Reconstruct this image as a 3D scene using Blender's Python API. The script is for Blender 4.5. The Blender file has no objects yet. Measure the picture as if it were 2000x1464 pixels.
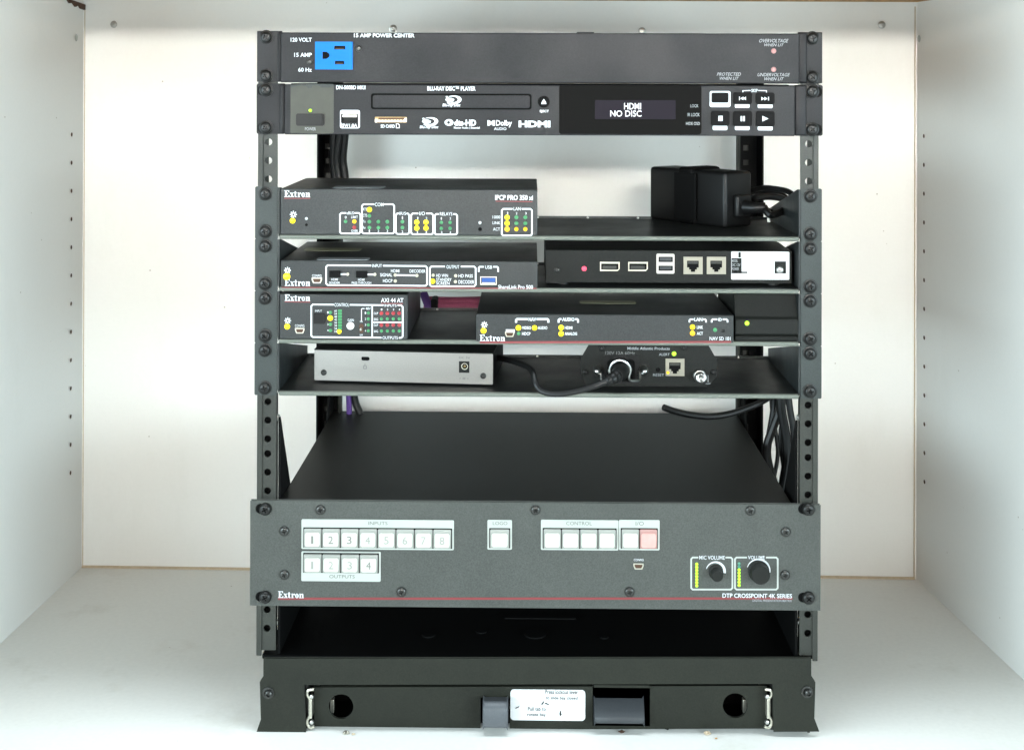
import bpy, bmesh, math, random
from mathutils import Vector
from mathutils.geometry import tessellate_polygon
random.seed(7)
S = bpy.context.scene
COL = S.collection
R = math.radians

# ------------------------------------------------------------------ camera
RACK_TOP = 0.5975                      # top of a 19 inch rack above the cabinet floor (m)
U = 0.04445
CAM = Vector((-0.0051, -1.1028, RACK_TOP - 0.0433))
YAW, PITCH, ROLL = -0.01506, 0.00352, 0.00281
FPX, PPX, PPY = 2519.0, 1000.0, 151.65
fw = Vector((math.sin(YAW)*math.cos(PITCH), math.cos(YAW)*math.cos(PITCH), math.sin(PITCH)))
r0 = Vector((math.cos(YAW), -math.sin(YAW), 0)); u0 = r0.cross(fw)
rt = r0*math.cos(ROLL) + u0*math.sin(ROLL); up = u0*math.cos(ROLL) - r0*math.sin(ROLL)
cam = bpy.data.cameras.new('camera'); cam_o = bpy.data.objects.new('camera', cam); COL.objects.link(cam_o)
from mathutils import Matrix
cam_o.matrix_world = Matrix(((rt.x, up.x, -fw.x, CAM.x), (rt.y, up.y, -fw.y, CAM.y), (rt.z, up.z, -fw.z, CAM.z), (0, 0, 0, 1)))
cam.sensor_width = 36; cam.lens = FPX/2000*36; cam.shift_y = -(732-PPY)/2000; cam.clip_start = .01; cam.clip_end = 50
S.camera = cam_o

# ------------------------------------------------------------------ light
w = bpy.data.worlds.new('World'); S.world = w; w.use_nodes = True
w.node_tree.nodes['Background'].inputs[0].default_value = (.93, .96, 1, 1)
w.node_tree.nodes['Background'].inputs[1].default_value = .10
def area(name, loc, target, sx, sy, watts, col):
    l = bpy.data.lights.new(name, 'AREA'); l.shape = 'RECTANGLE'; l.size = sx; l.size_y = sy; l.energy = watts; l.color = col
    o = bpy.data.objects.new(name, l); COL.objects.link(o); o.location = loc
    o.rotation_euler = (Vector(target)-Vector(loc)).to_track_quat('-Z', 'Y').to_euler()
    return o
area('room_light', (0.05, -2.6, .92), (0, .37, .50), 1.7, .14, 2.3, (1, .985, .93)).data.spread = R(26)
area('front_fill_light', (0, -1.7, .48), (0, .2, .46), 2.8, .5, 8.0, (1, .975, .92))  # warm fill added to lift dark patches on side walls and wall top
for sx in (-1, 1):
    area('side_fill_light', (1.35*sx, -1.05, .38), (-.40*sx, .05, .50), 1.9, .5, 41.0, (.72, .92, 1))  # added cool fills, one per side, to brighten the cabinet side walls
area('overhead_light', (0, -.17, 1.75), (0, -.07, 0), 1.7, .22, 3.8, (.84, .95, 1)).data.spread = R(70)
S.view_settings.view_transform = 'Standard'; S.view_settings.look = 'None'
S.view_settings.exposure = .45; S.view_settings.gamma = 1; S.view_settings.use_curve_mapping = False

# ------------------------------------------------------------------ pixel -> place
def ray(px, py):
    return (fw + rt*((px-PPX)/FPX) + up*((PPY-py)/FPX)).normalized()
def F(px, py, Y=0.0):                  # point (x, z) on the upright plane y = Y
    d = ray(px, py); t = (Y-CAM.y)/d.y; p = CAM + d*t
    return (p.x, p.z)
def G(px, py, Z=0.0):                  # point on the level plane z = Z
    d = ray(px, py); return CAM + d*((Z-CAM.z)/d.z)
def ZU(u): return RACK_TOP - u*U

# ------------------------------------------------------------------ materials
MATS = {}
def mat(name, col, rough=.5, metal=0, grain=0, gscale=900, bump=0, emit=None, estr=1, spec=.5, coat=0, trans=0, alpha=1, smudge=0, mottle=0):
    m = bpy.data.materials.new(name); m.use_nodes = True; nt = m.node_tree; b = nt.nodes['Principled BSDF']
    b.inputs['Base Color'].default_value = (*col, 1); b.inputs['Roughness'].default_value = rough; b.inputs['Metallic'].default_value = metal
    b.inputs['Specular IOR Level'].default_value = spec; b.inputs['Coat Weight'].default_value = coat
    b.inputs['Transmission Weight'].default_value = trans; b.inputs['Alpha'].default_value = alpha
    if emit: b.inputs['Emission Color'].default_value = (*emit, 1); b.inputs['Emission Strength'].default_value = estr
    if grain or bump or smudge or mottle:
        tc = nt.nodes.new('ShaderNodeTexCoord')
        n = nt.nodes.new('ShaderNodeTexNoise'); n.inputs['Scale'].default_value = gscale; n.inputs['Detail'].default_value = 3
        nt.links.new(tc.outputs['Object'], n.inputs['Vector'])
        last = None
        if grain:
            mx = nt.nodes.new('ShaderNodeMix'); mx.data_type = 'RGBA'
            mx.inputs[6].default_value = (*[c*(1-grain) for c in col], 1); mx.inputs[7].default_value = (*[min(1, c*(1+grain)) for c in col], 1)
            nt.links.new(n.outputs['Fac'], mx.inputs[0]); last = mx.outputs[2]
        if mottle:
            nm = nt.nodes.new('ShaderNodeTexNoise'); nm.inputs['Scale'].default_value = 14; nm.inputs['Detail'].default_value = 6; nm.inputs['Roughness'].default_value = .6
            nt.links.new(tc.outputs['Object'], nm.inputs['Vector'])
            rm = nt.nodes.new('ShaderNodeMapRange'); rm.inputs[1].default_value = .3; rm.inputs[2].default_value = .7
            rm.inputs[3].default_value = 1-mottle; rm.inputs[4].default_value = 1+mottle
            nt.links.new(nm.outputs['Fac'], rm.inputs[0])
            mm = nt.nodes.new('ShaderNodeMix'); mm.data_type = 'RGBA'; mm.blend_type = 'MULTIPLY'; mm.inputs[0].default_value = 1
            if last: nt.links.new(last, mm.inputs[6])
            else: mm.inputs[6].default_value = (*col, 1)
            nt.links.new(rm.outputs[0], mm.inputs[7]); last = mm.outputs[2]
            rr = nt.nodes.new('ShaderNodeMapRange'); rr.inputs[1].default_value = .3; rr.inputs[2].default_value = .7
            rr.inputs[3].default_value = rough+.10; rr.inputs[4].default_value = rough-.08
            nt.links.new(nm.outputs['Fac'], rr.inputs[0]); nt.links.new(rr.outputs[0], b.inputs['Roughness'])
        if smudge:
            n2 = nt.nodes.new('ShaderNodeTexNoise'); n2.inputs['Scale'].default_value = 9; n2.inputs['Detail'].default_value = 8; n2.inputs['Roughness'].default_value = .65
            mp = nt.nodes.new('ShaderNodeMapping'); mp.inputs['Scale'].default_value = (1, 1, .45)
            nt.links.new(tc.outputs['Object'], mp.inputs[0]); nt.links.new(mp.outputs[0], n2.inputs['Vector'])
            rp = nt.nodes.new('ShaderNodeValToRGB'); rp.color_ramp.elements[0].position = .56; rp.color_ramp.elements[1].position = .78
            rp.color_ramp.elements[0].color = (1, 1, 1, 1); rp.color_ramp.elements[1].color = (1-smudge, 1-smudge*1.1, 1-smudge*1.3, 1)
            nt.links.new(n2.outputs['Fac'], rp.inputs[0])
            n3 = nt.nodes.new('ShaderNodeTexVoronoi'); n3.inputs['Scale'].default_value = 28; nt.links.new(tc.outputs['Object'], n3.inputs['Vector'])
            r3 = nt.nodes.new('ShaderNodeValToRGB'); r3.color_ramp.elements[0].position = .018; r3.color_ramp.elements[1].position = .03
            r3.color_ramp.elements[0].color = (.55, .5, .45, 1); r3.color_ramp.elements[1].color = (1, 1, 1, 1)
            nt.links.new(n3.outputs['Distance'], r3.inputs[0])
            m1 = nt.nodes.new('ShaderNodeMix'); m1.data_type = 'RGBA'; m1.blend_type = 'MULTIPLY'; m1.inputs[0].default_value = 1
            nt.links.new(rp.outputs[0], m1.inputs[6]); nt.links.new(r3.outputs[0], m1.inputs[7])
            m2 = nt.nodes.new('ShaderNodeMix'); m2.data_type = 'RGBA'; m2.blend_type = 'MULTIPLY'; m2.inputs[0].default_value = 1
            if last: nt.links.new(last, m2.inputs[6])
            else: m2.inputs[6].default_value = (*col, 1)
            nt.links.new(m1.outputs[2], m2.inputs[7]); last = m2.outputs[2]
        if last: nt.links.new(last, b.inputs['Base Color'])
        if bump:
            bp = nt.nodes.new('ShaderNodeBump'); bp.inputs['Strength'].default_value = bump; bp.inputs['Distance'].default_value = .0003
            nt.links.new(n.outputs['Fac'], bp.inputs['Height']); nt.links.new(bp.outputs[0], b.inputs['Normal'])
    MATS[name] = m
    return m
mat('melamine', (.81, .80, .765), .55, grain=.02, gscale=300, smudge=.05, spec=.3)
mat('floor_melamine', (.79, .785, .75), .5, grain=.05, gscale=220, smudge=.17, spec=.3)
mat('wood', (.42, .22, .07), .6, grain=.25, gscale=60)
mat('caulk', (.50, .40, .28), .8, grain=.2, gscale=200)
mat('dark_wood', (.07, .035, .02), .9)
mat('panel_violet', (.0130, .0128, .0143), .48, grain=.45, gscale=800, bump=.15, spec=.22, mottle=.12)
mat('case_grey', (.018, .020, .020), .44, grain=.85, gscale=1000, bump=.5, spec=.36, mottle=.08)
mat('switcher_grey', (.060, .063, .057), .55, grain=.45, gscale=1000, bump=.3, spec=.22, mottle=.10)
mat('case_black', (.0105, .0112, .0100), .48, grain=.6, gscale=900, bump=.3, spec=.13)
mat('button_black', (.0025, .0025, .0027), .5, spec=.08)
mat('print_key', (.24, .24, .215), .6)
mat('print_key_dark', (.14, .14, .125), .6)
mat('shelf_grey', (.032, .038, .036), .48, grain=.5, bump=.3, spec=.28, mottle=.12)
mat('lip_grey_lit', (.115, .125, .105), .45, grain=.25, bump=.2, spec=.35, mottle=.08)  # paler than shelf_grey: light caught by the front lips is painted in
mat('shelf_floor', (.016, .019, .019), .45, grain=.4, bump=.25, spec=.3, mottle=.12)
mat('rail_grey', (.030, .031, .026), .42, grain=.4, bump=.15, spec=.3, mottle=.2)
mat('base_grey', (.0145, .0155, .0110), .5, grain=.5, bump=.2, spec=.22, mottle=.2)
mat('black', (.003, .003, .003), .65, spec=.08)
mat('void', (.003, .003, .003), .9, spec=.1)
mat('plastic_black', (.0055, .0055, .0055), .4, grain=.2, bump=.1, spec=.22)
mat('rubber', (.0055, .0055, .0055), .42, spec=.28)
mat('gloss_black', (.002, .0024, .0024), .06, spec=.10)
mat('screen', (.010, .008, .013), .12, spec=.12)
mat('film', (.042, .044, .034), .42, grain=.15, gscale=120, spec=.25)
mat('print', (.60, .62, .64), .6)
mat('print_dim', (.28, .29, .30), .6)
mat('print_dark', (.02, .02, .02), .7)
mat('print_grey', (.12, .12, .115), .7)
mat('print_red', (.17, .022, .024), .6)
mat('vfd', (.5, .5, .5), .5, emit=(.82, .86, .95), estr=0.60)
mat('screw_black', (.0075, .0075, .007), .36, spec=.32)
mat('screw_steel', (.42, .42, .40), .3, metal=.9)
mat('screw_dark', (.055, .055, .052), .3, metal=.75)
mat('steel', (.62, .62, .60), .28, metal=1)
mat('nickel', (.60, .57, .48), .33, metal=.85)
mat('port_cream', (.26, .24, .19), .45, metal=.3)
mat('contact', (.22, .155, .07), .4, metal=.7)
mat('blue', (.0, .135, .45), .35, spec=.10)
mat('usb_blue', (.005, .06, .26), .4)
mat('white_label', (.66, .66, .66), .5)
mat('keycap', (.27, .275, .25), .25, spec=.5)
mat('keycap_red', (.36, .20, .18), .25, spec=.5)
mat('key_window', (.46, .46, .415), .2, grain=.15, gscale=180, coat=.15)
mat('key_window_red', (.55, .30, .27), .2, grain=.15, gscale=180, coat=.15)
mat('bezel', (.38, .40, .37), .5)
mat('grey_plastic', (.085, .090, .098), .42, grain=.2, spec=.35)
mat('grey_plastic_dark', (.038, .041, .045), .4, grain=.2, spec=.35)
mat('silver_case', (.27, .258, .24), .36, metal=.8, grain=.12, gscale=900)
mat('knob', (.010, .0105, .009), .5, grain=.3, spec=.2)
mat('pink', (.26, .05, .105), .8, grain=.4, gscale=1500)
mat('purple', (.07, .025, .16), .7, grain=.2, gscale=1200)
mat('sticker', (.28, .31, .33), .5)
mat('sticker_olive', (.16, .17, .10), .5)
mat('led_yellow', (.5, .42, 0), .3, emit=(1, .80, 0), estr=1.00)
mat('led_amber', (.5, .3, 0), .3, emit=(1, .46, .01), estr=0.96)
mat('led_lime', (.3, .45, .03), .3, emit=(.36, .95, .01), estr=0.80)
mat('led_green', (.035, .22, .075), .3, coat=.3)
mat('led_teal', (.05, .22, .15), .3, coat=.3)
mat('led_red', (.30, .012, .02), .3, coat=.3)
mat('led_red_lit', (.6, .05, .1), .3, emit=(1, .08, .13), estr=.75)
mat('led_pink', (.36, .17, .16), .3, coat=.3)
mat('led_cream', (.42, .39, .29), .35, coat=.2)

# ------------------------------------------------------------------ mesh helpers
class MB:
    def __init__(s): s.v = []; s.f = []
    def add(s, vs, fs):
        o = len(s.v); s.v += [tuple(v) for v in vs]; s.f += [tuple(i+o for i in f) for f in fs]; return s
    def box(s, x0, x1, y0, y1, z0, z1):
        return s.add([(x0,y0,z0),(x1,y0,z0),(x1,y1,z0),(x0,y1,z0),(x0,y0,z1),(x1,y0,z1),(x1,y1,z1),(x0,y1,z1)],
                     [(0,1,2,3),(4,7,6,5),(0,4,5,1),(1,5,6,2),(2,6,7,3),(3,7,4,0)])
    def prism(s, outer, y0, y1, holes=(), axis='Y', back=True):
        loops = [list(outer)] + [list(h) for h in holes]
        fl = [p for l in loops for p in l]; n = len(fl)
        tris = tessellate_polygon([[Vector((p[0], p[1], 0)) for p in l] for l in loops])
        mk = (lambda p, q: (p[0], q, p[1])) if axis == 'Y' else (lambda p, q: (q, p[0], p[1])) if axis == 'X' else (lambda p, q: (p[0], p[1], q))
        vs = [mk(p, y0) for p in fl] + [mk(p, y1) for p in fl]
        fs = [tuple(t) for t in tris]
        if back: fs += [tuple(i+n for i in reversed(t)) for t in tris]
        o = 0
        for l in loops:
            k = len(l)
            for i in range(k): a = o+i; b = o+(i+1) % k; fs.append((a, b, b+n, a+n))
            o += k
        return s.add(vs, fs)
    def lathe(s, prof, cx=0, cz=0, seg=20):
        vs = []; fs = []; rings = []
        for r, y in prof:
            if r < 1e-7: rings.append([len(vs)]); vs.append((cx, y, cz))
            else:
                rings.append(list(range(len(vs), len(vs)+seg)))
                vs += [(cx+r*math.cos(2*math.pi*i/seg), y, cz+r*math.sin(2*math.pi*i/seg)) for i in range(seg)]
        for a, b in zip(rings, rings[1:]):
            for i in range(seg):
                j = (i+1) % seg
                if len(a) == 1 and len(b) > 1: fs.append((a[0], b[i], b[j]))
                elif len(b) == 1 and len(a) > 1: fs.append((a[i], b[0], a[j]))
                elif len(a) > 1: fs.append((a[i], b[i], b[j], a[j]))
        return s.add(vs, fs)
    def tube(s, pts, r, seg=10, sub=6, caps=True):
        P = [Vector(p) for p in pts]; path = []
        for i in range(len(P)-1):
            p0 = P[max(i-1, 0)]; p1 = P[i]; p2 = P[i+1]; p3 = P[min(i+2, len(P)-1)]
            for k in range(sub):
                t = k/sub
                path.append(.5*((2*p1)+(p2-p0)*t+(2*p0-5*p1+4*p2-p3)*t*t+(3*p1-p0-3*p2+p3)*t**3))
        path.append(P[-1])
        rad = r if callable(r) else (lambda t: r)
        vs = []; fs = []; nrm = None; n = len(path)
        for i, p in enumerate(path):
            d = (path[min(i+1, n-1)]-path[max(i-1, 0)]).normalized()
            if nrm is None: nrm = d.orthogonal().normalized()
            else: nrm = (nrm-d*nrm.dot(d)).normalized()
            b = d.cross(nrm); rr = rad(i/(n-1))
            vs += [p+(nrm*math.cos(2*math.pi*k/seg)+b*math.sin(2*math.pi*k/seg))*rr for k in range(seg)]
        for i in range(n-1):
            for k in range(seg):
                a = i*seg+k; b = i*seg+(k+1) % seg; fs.append((a, b, b+seg, a+seg))
        if caps: fs += [tuple(reversed(range(seg))), tuple(range((n-1)*seg, n*seg))]
        return s.add(vs, fs)
    def ribbon(s, pts, wd, y0, y1, closed=False):     # a printed line of even width with mitred corners, in the xz plane
        n = len(pts); L = []; Rr = []
        for i in range(n):
            if closed: a, b = pts[i-1], pts[(i+1) % n]
            else: a, b = pts[max(i-1, 0)], pts[min(i+1, n-1)]
            c = pts[i]
            d1 = Vector((c[0]-a[0], c[1]-a[1])); d2 = Vector((b[0]-c[0], b[1]-c[1]))
            if d1.length < 1e-9: d1 = d2
            if d2.length < 1e-9: d2 = d1
            d1.normalize(); d2.normalize(); t = (d1+d2).normalized(); nn = Vector((-t.y, t.x))
            k = max(.5, nn.dot(Vector((-d1.y, d1.x)))); h = wd/2/k
            L.append((c[0]+nn.x*h, c[1]+nn.y*h)); Rr.append((c[0]-nn.x*h, c[1]-nn.y*h))
        for i in range(n if closed else n-1):
            j = (i+1) % n
            q = [L[i], L[j], Rr[j], Rr[i]]
            s.add([(p[0], y0, p[1]) for p in q], [(0, 1, 2, 3)])
        return s
    def mesh(s, name, bevel=0, seg=2, smooth=False, ang=.6):
        me = bpy.data.meshes.new(name); bm = bmesh.new()
        vs = [bm.verts.new(v) for v in s.v]
        for f in s.f:
            try: bm.faces.new([vs[i] for i in f])
            except ValueError: pass
        bmesh.ops.remove_doubles(bm, verts=bm.verts, dist=1e-7)
        if bevel:
            bmesh.ops.dissolve_limit(bm, angle_limit=.01, verts=bm.verts, edges=bm.edges)
            es = [e for e in bm.edges if len(e.link_faces) == 2 and e.calc_face_angle(0) > .5]
            bmesh.ops.bevel(bm, geom=es, offset=bevel, segments=seg, profile=.5, affect='EDGES', clamp_overlap=True)
        bmesh.ops.recalc_face_normals(bm, faces=bm.faces)
        if smooth:
            for f in bm.faces: f.smooth = True
            for e in bm.edges:
                if len(e.link_faces) == 2 and e.calc_face_angle(0) > ang: e.smooth = False
        bm.to_mesh(me); bm.free(); return me

WORLD = {}
def link(name, data, material, parent=None, loc=(0, 0, 0)):
    o = bpy.data.objects.new(name, data); COL.objects.link(o)
    if material and data and not data.materials: data.materials.append(MATS[material])
    pl = WORLD[parent.name] if parent else Vector((0, 0, 0))
    o.parent = parent; o.location = Vector(loc)-pl; WORLD[o.name] = Vector(loc)
    return o
def tag(o, label, cat, group=None, kind=None):
    if label: o['label'] = label
    if cat: o['category'] = cat
    if group: o['group'] = group
    if kind: o['kind'] = kind
    return o
def thing(name, label, cat, loc, group=None):
    return tag(link(name, None, None, None, loc), label, cat, group)
def part(name, mb, material, parent=None, bevel=0, smooth=False, seg=2, ang=.6, at=None):
    """mesh given in world coordinates; its origin is put at the parent's"""
    at = Vector(at) if at is not None else (WORLD[parent.name] if parent else Vector((0, 0, 0)))
    mb.v = [(v[0]-at.x, v[1]-at.y, v[2]-at.z) for v in mb.v]
    return link(name, mb.mesh(name, bevel, seg, smooth, ang), material, parent, at)
def single(name, mb, material, label, cat, at, group=None, **k):
    return tag(part(name, mb, material, None, at=at, **k), label, cat, group)
SHARED = {}
def inst(name, key, maker, material, parent, loc):
    if key not in SHARED: SHARED[key] = maker()
    return link(name, SHARED[key], material, parent, loc)

def circ(cx, cz, r, n=20, a0=0):
    return [(cx+r*math.cos(2*math.pi*i/n+a0), cz+r*math.sin(2*math.pi*i/n+a0)) for i in range(n)]
def rrect(x0, x1, z0, z1, r, n=4):
    out = []
    for cx, cz, a in ((x1-r, z1-r, 0), (x0+r, z1-r, 90), (x0+r, z0+r, 180), (x1-r, z0+r, 270)):
        out += [(cx+r*math.cos(R(a+90*i/n)), cz+r*math.sin(R(a+90*i/n))) for i in range(n+1)]
    return out
MM = .001
PX = 1/2286.                                  # one photo pixel on the front plane, in metres
def RECT(px0, py0, px1, py1, Y=0):            # level rectangle on the plane from a pixel box
    cx, cz = F((px0+px1)/2, (py0+py1)/2, Y); k = PX*(Y-CAM.y)/(-CAM.y)
    return cx-(px1-px0)/2*k, cx+(px1-px0)/2*k, cz-(py1-py0)/2*k, cz+(py1-py0)/2*k
def plate(name, px, material, parent, yf, yb, r=0, bevel=0, holes=(), Y=None):
    x0, x1, z0, z1 = RECT(*px, Y=yf if Y is None else Y)
    o = rrect(x0, x1, z0, z1, r*PX) if r else [(x0, z0), (x1, z0), (x1, z1), (x0, z1)]
    return part(name, MB().prism(o, yf, yb, holes), material, parent, bevel=bevel)

# lettering ---------------------------------------------------------------
FONT_CACHE = {}
def font_mesh(s, bold):
    if (s, bold) in FONT_CACHE: return FONT_CACHE[(s, bold)]
    c = bpy.data.curves.new('lettering', 'FONT'); c.body = s; c.size = 1; c.resolution_u = 3; c.offset = bold
    c.fill_mode = 'FRONT'
    o = bpy.data.objects.new('lettering_tmp', c)
    me = bpy.data.meshes.new_from_object(o)
    vs = [tuple(v.co) for v in me.vertices]; fs = [tuple(p.vertices) for p in me.polygons]
    bpy.data.objects.remove(o); bpy.data.curves.remove(c); bpy.data.meshes.remove(me)
    x0 = min(v[0] for v in vs); x1 = max(v[0] for v in vs); y0 = min(v[1] for v in vs); y1 = max(v[1] for v in vs)
    vs = [((v[0]-x0)/(x1-x0), (v[1]-y0)/(y1-y0)) for v in vs]
    FONT_CACHE[(s, bold)] = (vs, fs); return vs, fs
def text(s, px, parent, yf, material='print', bold=.004, slant=0):
    """lettering filling the pixel box px = (x0, y0, x1, y1) on the plane yf"""
    vs, fs = font_mesh(s, bold); x0, x1, z0, z1 = RECT(*px, Y=yf)
    mb = MB().add([(x0+(x1-x0)*v[0]+slant*(v[1]-.5)*(z1-z0), yf, z0+(z1-z0)*v[1]) for v in vs], fs)
    return part('lettering', mb, material, parent)
def serif_logo(px, parent, yf):
    """bold serif word 'Extron'"""
    x0, x1, z0, z1 = RECT(*px, Y=yf); mb = MB(); k = [0]
    def q(*pts):
        k[0] += 1; y = yf-k[0]*2e-6
        mb.add([(x0+p[0]*(x1-x0)/4.5, y, z0+p[1]*(z1-z0)) for p in pts], [tuple(range(len(pts)))])
    def b(a, c, d, e): q((a, d), (c, d), (c, e), (a, e))
    b(.14, .40, 0, 1); b(0, .86, .92, 1); b(0, .90, 0, .08); b(.4, .62, .47, .55); b(.56, .63, .36, .66)
    q((.86, 1), (.60, .92), (.86, .68)); q((.90, 0), (.60, .08), (.92, .34))
    q((1.00, .66), (1.26, .66), (1.66, 0), (1.40, 0)); q((1.50, .66), (1.58, .66), (1.14, 0), (1.06, 0))
    for a in (.94, 1.40, .96, 1.34): b(a, a+.34, .60 if a in (.94, 1.40) else 0, .66 if a in (.94, 1.40) else .06)
    b(1.82, 2.04, .04, .86); b(1.72, 2.20, .59, .66); q((1.84, .10), (1.96, 0), (2.12, 0), (2.24, .14), (2.10, .08))
    b(2.40, 2.62, 0, .66); b(2.30, 2.74, 0, .06); b(2.30, 2.5, .60, .66); q((2.62, .44), (2.74, .66), (2.92, .66), (2.96, .46), (2.80, .42), (2.74, .5))
    n = 16
    for i in range(n):
        a, c = 2*math.pi*i/n, 2*math.pi*(i+1)/n
        q((3.30+.30*math.cos(a), .33+.35*math.sin(a)), (3.30+.30*math.cos(c), .33+.35*math.sin(c)), (3.30+.09*math.cos(c), .33+.29*math.sin(c)), (3.30+.09*math.cos(a), .33+.29*math.sin(a)))
    b(3.78, 4.00, 0, .66); b(3.68, 4.10, 0, .06); b(3.68, 3.9, .60, .66); b(4.20, 4.42, 0, .46); b(4.12, 4.50, 0, .06)
    q((4.0, .46), (4.0, .54), (4.14, .67), (4.32, .67), (4.42, .54), (4.42, .44), (4.20, .44), (4.18, .54))
    return part('lettering', mb, 'print', parent)
def stroke(pts_px, parent, yf, wpx, material='print', closed=False, name='printed_line'):
    pts = [F(x, y, yf) for x, y in pts_px]
    return part(name, MB().ribbon(pts, wpx*PX, yf, yf, closed), material, parent)
def frame(x0, y0, x1, y1, parent, yf, gap=None, wpx=3, r=3, material='print', gap_side='top', dy=0):
    """printed outline box with an opening for its caption; dy: drop of the right end against the left"""
    def t(x, y): return (x, y+dy*(x-x0)/(x1-x0))
    if gap is None:
        pts = [t(x0+r, y0), t(x1-r, y0), t(x1, y0+r), t(x1, y1-r), t(x1-r, y1), t(x0+r, y1), t(x0, y1-r), t(x0, y0+r)]
        return stroke(pts, parent, yf, wpx, material, True, 'printed_frame')
    g0, g1 = gap
    if gap_side == 'top':
        pts = [t(g1, y0), t(x1-r, y0), t(x1, y0+r), t(x1, y1-r), t(x1-r, y1), t(x0+r, y1), t(x0, y1-r), t(x0, y0+r), t(x0+r, y0), t(g0, y0)]
    return stroke(pts, parent, yf, wpx, material, False, 'printed_frame')
def bracket(x0, x1, y, parent, yf, gap, drop=8, wpx=3):
    stroke([(gap[0], y), (x0+2, y), (x0, y+2), (x0, y+drop)], parent, yf, wpx)
    stroke([(gap[1], y), (x1-2, y), (x1, y+2), (x1, y+drop)], parent, yf, wpx)
def led(px, py, rpx, material, parent, yf):
    x, z = F(px, py, yf); r = rpx*PX
    def mk(): return MB().lathe([(r, .0005), (r, -.0003), (r*.8, -.0007), (r*.4, -.0009), (0, -.001)], seg=16).mesh('indicator_light', smooth=True, ang=1.2)
    return inst('indicator_light', ('led', rpx, material), mk, material, parent, (x, yf, z))
def sun_icon(px, py, rpx, parent, yf):
    mb = MB(); cx, cz = F(px, py, yf)
    for i in range(8):
        a = i*math.pi/4; d = (math.cos(a), math.sin(a))
        mb.ribbon([(cx+d[0]*rpx*.42*PX, cz+d[1]*rpx*.42*PX), (cx+d[0]*rpx*PX, cz+d[1]*rpx*PX)], 2*PX, yf-1e-6*i, 0)
    mb.ribbon(circ(cx, cz, rpx*.4*PX, 12), 1.4*PX, yf-2e-5, 0, True)
    return part('printed_symbol', mb, 'print', parent)

# screws --------------------------------------------------------------------
def cross_pts(a, w, rot):
    p = [(w, w), (w, a), (-w, a), (-w, w), (-a, w), (-a, -w), (-w, -w), (-w, -a), (w, -a), (w, -w), (a, -w), (a, w)]
    c, s = math.cos(rot), math.sin(rot); return [(x*c-y*s, x*s+y*c) for x, y in p]
def screw_mesh(r, h, rot, washer):
    mb = MB(); flat = r*.62; n = 20
    cr = cross_pts(r*.46, r*.085, rot); o = circ(0, 0, flat, n)
    base = 0
    if washer:
        mb.lathe([(r*1.22, 0), (r*1.22, -h*.22), (r*1.12, -h*.3), (r*.9, -h*.3)], seg=n); base = -h*.3
    top = base-h
    tris = tessellate_polygon([[Vector((p[0], p[1], 0)) for p in o], [Vector((p[0], p[1], 0)) for p in cr]])
    fl = o+cr
    mb.add([(p[0], top, p[1]) for p in fl], [tuple(t) for t in tris])
    m = len(cr); deep = top+h*.75
    sm = [(p[0]*.55, p[1]*.55) for p in cr]
    mb.add([(p[0], top, p[1]) for p in cr]+[(p[0], deep, p[1]) for p in sm], [(i, (i+1) % m, (i+1) % m+m, i+m) for i in range(m)]+[tuple(range(m, 2*m))])
    mb.lathe([(flat, top), (r*.82, top+h*.16), (r*.95, top+h*.42), (r, top+h*.75), (r, base+.0002)], seg=n)
    return mb.mesh('screw', smooth=True, ang=.7)
def screw(name, px, py, rpx, parent, yf, material='screw_black', washer=False, h=None, rot=None):
    rot = random.choice([.2, .5, .8, 1.1]) if rot is None else rot
    key = ('screw', rpx, rot, washer, material, h)
    x, z = F(px, py, yf)
    return inst(name, key, lambda: screw_mesh(rpx*PX, h or rpx*PX*.75, rot, washer), material, parent, (x, yf, z))

# ================================================================== the cabinet
def wall(name, pts, thick, material):
    """slab whose visible face is the quad pts, thickened along `thick`"""
    t = Vector(thick); vs = [Vector(p) for p in pts]+[Vector(p)+t for p in pts]
    o = link(name, MB().add(vs, [(0,1,2,3),(7,6,5,4),(0,4,5,1),(1,5,6,2),(2,6,7,3),(3,7,4,0)]).mesh(name), material)
    o['kind'] = 'structure'; return o
bl = G(161, 1107); br = G(1786, 1130)                       # floor corners at the back of the cabinet
fl = G(0, 1258); fr = G(2000, 1330)                         # floor edge of each side wall where it leaves the frame
CEIL = .6445
def ext(a, b, k): return a+(b-a)*k
fl2 = ext(bl, fl, (bl.y+.26)/(bl.y-fl.y)); fr2 = ext(br, fr, (br.y+.26)/(br.y-fr.y))
upz = Vector((0, 0, 1))
floor = wall('floor', [(-.95, -.75, 0), (.95, -.75, 0), (.95, .5, 0), (-.95, .5, 0)], (0, 0, -.018), 'floor_melamine')
wb = wall('wall_back', [bl-Vector((.05, 0, 0)), br+Vector((.05, 0, 0)), br+Vector((.05, 0, .72)), bl+Vector((-.05, 0, .72))], (0, .012, 0), 'melamine')
wl = wall('wall_left', [bl+Vector((0, .02, 0)), fl2, fl2+upz*.72, bl+Vector((0, .02, .72))], (-.018, 0, 0), 'melamine')
wr = wall('wall_right', [br+Vector((0, .02, 0)), fr2, fr2+upz*.72, br+Vector((0, .02, .72))], (.018, 0, 0), 'melamine')
CF = -.03
ceiling = wall('ceiling', [(-.62, CF, CEIL+.004), (.62, CF, CEIL), (.55, .42, CEIL), (-.55, .42, CEIL+.004)], (0, 0, .03), 'wood')
mb = MB().box(bl.x+.001, br.x-.001, G(1600, 13, CEIL).y, bl.y-.001, CEIL-.0035, CEIL+.003)
part('batten', mb, 'melamine', ceiling)
mb = MB().tube([bl+Vector((.0, -.0005, .0005)), br+Vector((0, -.0005, .0005))], .0022, 6, 4)
part('seam_strip', mb, 'caulk', wb)
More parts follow.
